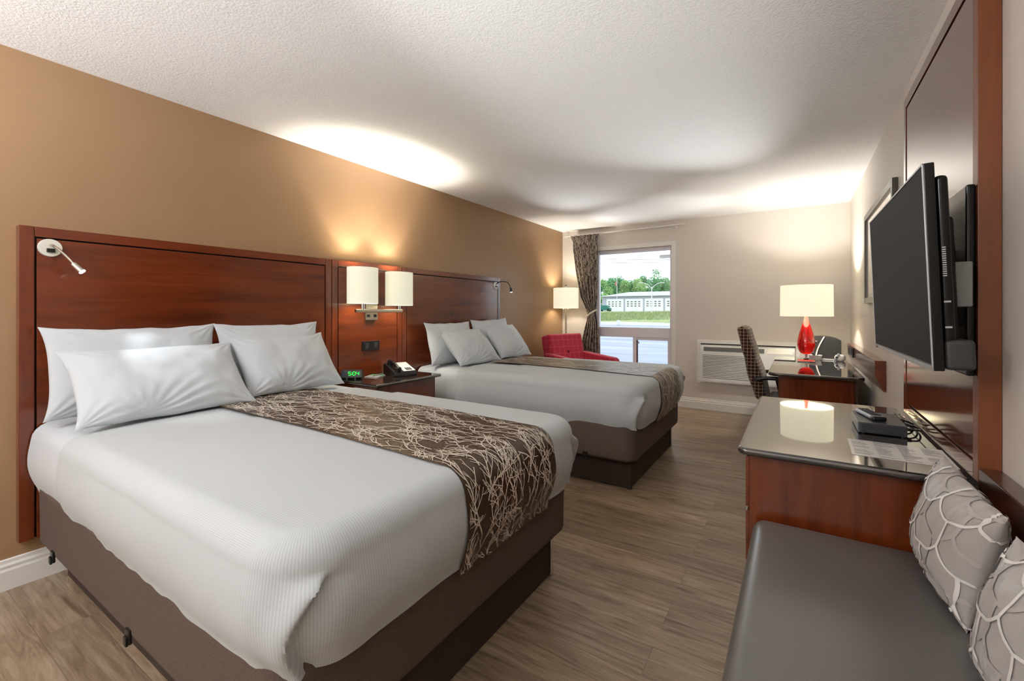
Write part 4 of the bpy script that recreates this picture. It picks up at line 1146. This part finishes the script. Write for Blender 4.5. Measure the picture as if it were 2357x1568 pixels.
r = thing('fill_light_stand', 'dark table-shaped stand added behind the viewer for the fill uplight', 'table', (-1.5, -1.7, 0))  # unseen stand, added only to carry the uplight
obj('table_top', B().box(-1.9, -1.1, -1.9, -1.5, .70, .73, .004), 'darkwood', r)
for xx in (-1.87, -1.13):
    for yy in (-1.87, -1.53): obj('leg', B().box(xx - .02, xx + .02, yy - .02, yy + .02, 0, .699), 'darkwood', r)
r = thing('fill_uplight_bowl', 'unseen metal bowl added behind the viewer as a fill uplight', 'lamp', (-1.5, -1.7, .73))  # added uplight out of view, brightens the ceiling
obj('foot', B().cyl((-1.5, -1.7, .7305), (-1.5, -1.7, .78), .06, .02, 24), 'nickel', r)
obj('bowl', B().lathe([(.02, .05), (.1, .07), (.16, .12), (.155, .12), (.1, .08), (0, .06)], (-1.5, -1.7, .73), 32), 'nickel', r)
l = bpy.data.lights.new('fill_uplight_spot', 'SPOT'); l.energy = 260; l.color = (.93, .96, 1); l.spot_size = math.radians(152); l.spot_blend = .35; l.shadow_soft_size = .12
o = bpy.data.objects.new('added_uplight', l); COL.objects.link(o); o.location = (-1.5, -1.7, .99); o.rotation_euler = (PI, 0, 0)

def aimed(name, loc, to, w, cone, col=(.96, .98, 1), rad=.06, bl=1.0):  # added ceiling fill spots; the lamps themselves throw no such beams
    l = bpy.data.lights.new(name, 'SPOT'); l.energy = w; l.color = col; l.spot_size = math.radians(cone); l.spot_blend = bl; l.shadow_soft_size = rad
    o = bpy.data.objects.new(name + '_light', l); COL.objects.link(o); o.location = loc; o.rotation_euler = (Vector(to) - Vector(loc)).to_track_quat('-Z', 'Y').to_euler()
aimed('table_lamp_ceiling_fill', (LX, LY, 1.54), (-1.15, 1.9, 2.52), 250, 42)
aimed('table_lamp_side_fill', (LX, LY, 1.54), (-1.6, 5.2, 2.50), 42, 56)
aimed('floor_lamp_ceiling_fill', (FX, FY, 1.62), (-1.2, 3.0, 2.60), 150, 46)
aimed('floor_lamp_side_fill', (FX, FY, 1.62), (-1.3, 5.3, 2.55), 50, 60)
aimed('uplight_ceiling_fill', (-1.5, -1.7, 1.0), (-.45, 2.9, 2.75), 440, 30)
# ================================================================== OUTDOORS
b = B().box(-120, 40, YF + .13, 39, -.08, -.03); o = struct('ground_lot', b, 'asphalt', 'pale paved lot outside')
struct('ground_road', B().box(-120, 60, 39, 48, -.06, -.015), 'concrete', 'pale concrete road edge')
def gr(u, v_):
    x = lerp(-110, 60, u); y = lerp(48, 200, v_); return V(x, y, -.02 + 1.2 * sstep(48, 95, y) + .15 * nz(x * .1, y * .1))
struct('ground_verge', B().grid(gr, 40, 30), 'grass', 'grassy verge beyond the road')
# camera-ray helper for far things, world position from bearing and range
def far(u, t_):
    rr = (u - 1178.5) / FPX; c, s_ = math.cos(YAW), math.sin(YAW); return V((c * rr - s_) * t_, (s_ * rr + c) * t_, 0)
RDIR = V(math.cos(YAW), math.sin(YAW), 0)
R_ = random.Random(12)
# tall weeds
b = B(); vs = []; fs = []
for k in range(5200):
    p = far(R_.uniform(1360, 1570), R_.uniform(56, 84)); z0 = -.02 + 1.2 * sstep(48, 95, p.y); h_ = R_.uniform(.1, .42); a = R_.uniform(0, PI); w_ = .05
    d = V(math.cos(a) * w_, math.sin(a) * w_, 0); tip = V(R_.uniform(-.15, .15), R_.uniform(-.15, .15), h_); o_ = len(vs)
    vs += [p + V(0, 0, z0) - d, p + V(0, 0, z0) + d, p + V(0, 0, z0) + tip]; fs.append((o_, o_ + 1, o_ + 2))
b.add(vs, fs); o = obj('tall_grass', b, 'grass', normals=False); tag(o, 'tall meadow grass beyond the road', 'grass', kind='stuff')
# bush
def blob_leaves(b, c, rx, rz_, n, sz, mi, R_):
    vs = []; fs = []
    for k in range(n):
        d = V(R_.gauss(0, 1), R_.gauss(0, 1), R_.gauss(0, 1)).normalized() * (R_.random() ** .4)
        p = c + V(d.x * rx, d.y * rx, d.z * rz_); a = V(R_.gauss(0, 1), R_.gauss(0, 1), R_.gauss(0, 1)).normalized() * sz; e_ = a.orthogonal().normalized() * sz * .6
        o_ = len(vs); vs += [p - a, p + e_, p + a, p - e_]; fs.append((o_, o_ + 1, o_ + 2, o_ + 3))
    b.add(vs, fs, mi)
def tree(u, t_, h_, rad, label, seed, pale=False, slim=False):
    R2 = random.Random(seed); p = far(u, t_); g = 1.3
    r = thing('tree', label, 'tree', (p.x, p.y, g), group='trees behind the low building')
    obj('trunk', B().tube([p + V(0, 0, g - .3), p + V(.2, 0, g + h_ * .5), p + V(.1, .1, g + h_ * .9)], lambda q: .16 * (1 - .8 * q), 8), 'trunk', r)
    b = B()
    for k in range(13 if slim else 18):
        z = g + h_ * R2.uniform(.30 if slim else .14, .95); q = 1 - abs((z - g) / h_ - .5) * 1.1
        a = R2.uniform(0, 2 * PI); rr = rad * R2.uniform(.1, .75) * q
        blob_leaves(b, p + V(rr * math.cos(a), rr * math.sin(a), z), rad * .5, rad * .5, 150, .26, 0, R2)
    obj('crown', b, 'leaf2' if pale else 'leaf', r, normals=False, smooth=False)
TREES = [(1376, 150, 12.0, 2.6, 0), (1392, 140, 10.5, 2.6, 1), (1406, 146, 12.2, 2.8, 0), (1424, 152, 13.4, 2.8, 0), (1440, 144, 10.6, 2.4, 1), (1456, 150, 10.8, 3.0, 0), (1471, 142, 11.4, 3.0, 1), (1482, 152, 12.6, 2.6, 0),
         (1500, 145, 11.5, 3.4, 0), (1514, 150, 14.6, 3.2, 0), (1528, 148, 12.4, 3.6, 0), (1545, 150, 11.0, 3.4, 1)]
TL = ['leafy green tree at the left edge of the window view', 'pale green tree next to the curtain edge outside', 'green tree left of the flagpole', 'tall slender tree right behind the flagpole',
      'pale tree right of the flagpole', 'bushy green tree in the middle of the window view', 'pale tree mid view above the low building', 'slim tree left of the street light', 'broad tree behind the street light left arm',
      'tallest pointed tree behind the street light', 'broad dark tree right of the street light', 'pale tree at the right edge of the window view']
for k, (u, t_, h_, rad, pale) in enumerate(TREES): tree(u, t_, h_ - 1.0, rad * 1.0, TL[k], 40 + k, bool(pale), slim=bool(pale))
# low building
p0 = far(1386, 112); yb = p0.y
bx0 = p0.x; bx1 = bx0 + 46
r = thing('low_building', 'long low white building with rows of small openings', 'building', (bx0, yb, 1.2))
obj('wall', B().box(bx0, bx1, yb, yb + 12, 1.0, 4.9), 'bldg_grey', r)
rf = B(); rf.add([(bx0 - .8, yb - .7, 4.85), (bx1 + 1, yb - .7, 4.85), (bx1 + 1, yb + 12.7, 4.85), (bx0 - .8, yb + 12.7, 4.85), (bx0 + 5, yb + 6, 6.1), (bx1 - 4, yb + 6, 6.1)],
                 [(0, 1, 5, 4), (1, 2, 5), (2, 3, 4, 5), (3, 0, 4), (0, 3, 2, 1)])
obj('roof', rf, 'roof', r, smooth=False)
for k in range(9):
    x0 = bx0 + 1.2 + k * 4.75
    pn = obj('wall_bay', B().box(x0, x0 + 4.35, yb - .12, yb - .005, 1.1, 4.2), 'bldg', r)
    b = B()
    for i in range(4):
        for j in range(3): b.box(x0 + .45 + i * .92, x0 + .95 + i * .92, yb - .16, yb - .125, 2.35 + j * .52, 2.56 + j * .52)
    obj('vent_opening', b, 'vent', pn)
# truck
p = far(1394, 104); T = Matrix.Translation((p.x, p.y, 1.15)) @ Matrix.Rotation(.1, 4, 'Z')
r = thing('pickup_truck', 'small teal truck parked by the low building', 'truck', (p.x, p.y, 1.15))
b = B().prism([(-1.7, .3), (1.2, .3), (1.2, .75), (.85, .85), (.5, 1.4), (-.9, 1.4), (-1.4, .8), (-1.7, .75)], 1, -.8, .8)
bb = B(); bb.add([T @ q for q in b.v], b.f); obj('body', bb, 'truck', r, ang=20)
for xx in (-1.1, .8):
    for yy in (-.8, .8): obj('wheel', B().cyl(T @ V(xx, yy - .1, .33), T @ V(xx, yy + .1, .33), .33, n=18), 'black', r)
# street light
p = far(1500, 78); r = thing('street_light', 'pale double-armed street light in front of the low building', 'street light', (p.x, p.y, .9))
obj('pole', B().tube([p + V(0, 0, .7), p + V(0, 0, 5.5)], lambda q: .11 - .04 * q, 10), 'galv', r)
for s_ in (-1, 1):
    P = [p + V(0, 0, 5.0) + RDIR * (s_ * 1.7 * (k / 10) ** 1.25) + V(0, 0, 1.2 * math.sin(k / 10 * PI / 2) ** .9) for k in range(11)]
    arm = obj('arm', B().tube(P, .05, 8), 'galv', r)
    e_ = P[-1]; obj('lamp_head', B().box(-.35, .35, -.12, .12, -.07, .05, .04, T=Matrix.Translation(e_ + RDIR * s_ * .2) @ Matrix.Rotation(YAW, 4, 'Z')), 'galv', arm)
p = far(1420, 88); r = thing('flagpole', 'thin flagpole with a small red and white flag', 'flagpole', (p.x, p.y, 1.0))
obj('pole', B().tube([p + V(0, 0, .9), p + V(0, 0, 7.6)], .05, 8), 'galv', r)
obj('flag', B().grid(lambda u, v_: p + V(0, 0, 6.4) + RDIR * (-.06 - u * .3) + V(0, .06 * math.sin(u * 8), v_ * .7 - u * .2), 8, 6), 'flag', r, normals=False)
for k, (v0, v1, lab) in enumerate(((607, 603, 'lower utility wire crossing the sky'), (594, 597, 'upper utility wire crossing the sky'))):
    A_ = far(1330, 40); C_ = far(1600, 40)
    pts = []
    for i in range(17):
        q = i / 16; P_ = A_.lerp(C_, q); vv = lerp(v0, v1, q) + 2 * math.sin(PI * q) * (1 if k else -.0)
        pts.append(P_ + V(0, 0, 1.25 + (HORIZON - vv) / FPX * 40))
    o = obj('utility_wire', B().tube(pts, .018, 6), 'charcoal'); tag(o, lab, 'wire')
# guard post on the road edge
p = far(1424, 40); o = obj('bollard', B().box(p.x - .12, p.x + .12, p.y - .12, p.y + .12, -.02, .42, .02), 'galv', origin=None); tag(o, 'short post at the road edge outside', 'post')
# outside eave and lamp
struct('trim_1', B().box(XL - .3, XR + .3, YF + .125, YF + .9, 2.46, 2.56), 'ext_wall', 'roof overhang outside the window')
r = thing('outdoor_light', 'white cylindrical outdoor light seen at the top right of the window', 'outdoor light', (-1.35, 6.5, 2.06))
obj('barrel', B().cyl((-1.73, 6.8, 2.06), (-1.56, 6.8, 2.06), .028, n=20), 'white', r)
obj('bracket', B().tube([(-1.56, 6.8, 2.06), (-1.45, 6.8, 2.08), (-1.42, 6.8, 2.2), (-1.42, 6.8, 2.459)], .012, 8), 'white', r)

# ================================================================== WORLD
wd = bpy.data.worlds.new('overcast_sky'); S.world = wd; wd.use_nodes = True
nt = wd.node_tree; bg = nt.nodes['Background']
tc = nt.nodes.new('ShaderNodeTexCoord'); sp = nt.nodes.new('ShaderNodeSeparateXYZ'); nt.links.new(tc.outputs['Generated'], sp.inputs[0])
rp = nt.nodes.new('ShaderNodeValToRGB'); nt.links.new(sp.outputs[2], rp.inputs[0])
rp.color_ramp.elements[0].position = 0.0; rp.color_ramp.elements[0].color = (.80, .93, .99, 1)
rp.color_ramp.elements[1].position = .35; rp.color_ramp.elements[1].color = (.90, .96, 1.0, 1)
nt.links.new(rp.outputs[0], bg.inputs[0]); bg.inputs[1].default_value = 2.6
pl = bpy.data.lights.new('window_portal', 'AREA'); pl.shape = 'RECTANGLE'; pl.size = WX1 - WX0; pl.size_y = WZ1 - WZ0; pl.cycles.is_portal = True
po = bpy.data.objects.new('window_portal', pl); COL.objects.link(po); po.location = ((WX0 + WX1) / 2, YF + .12, (WZ0 + WZ1) / 2); po.rotation_euler = (-PI / 2, 0, 0)
S.cycles.max_bounces = 10; S.cycles.diffuse_bounces = 6; S.cycles.glossy_bounces = 5; S.cycles.transmission_bounces = 8
S.cycles.sample_clamp_indirect = 6.0
S.cycles.use_denoising = True
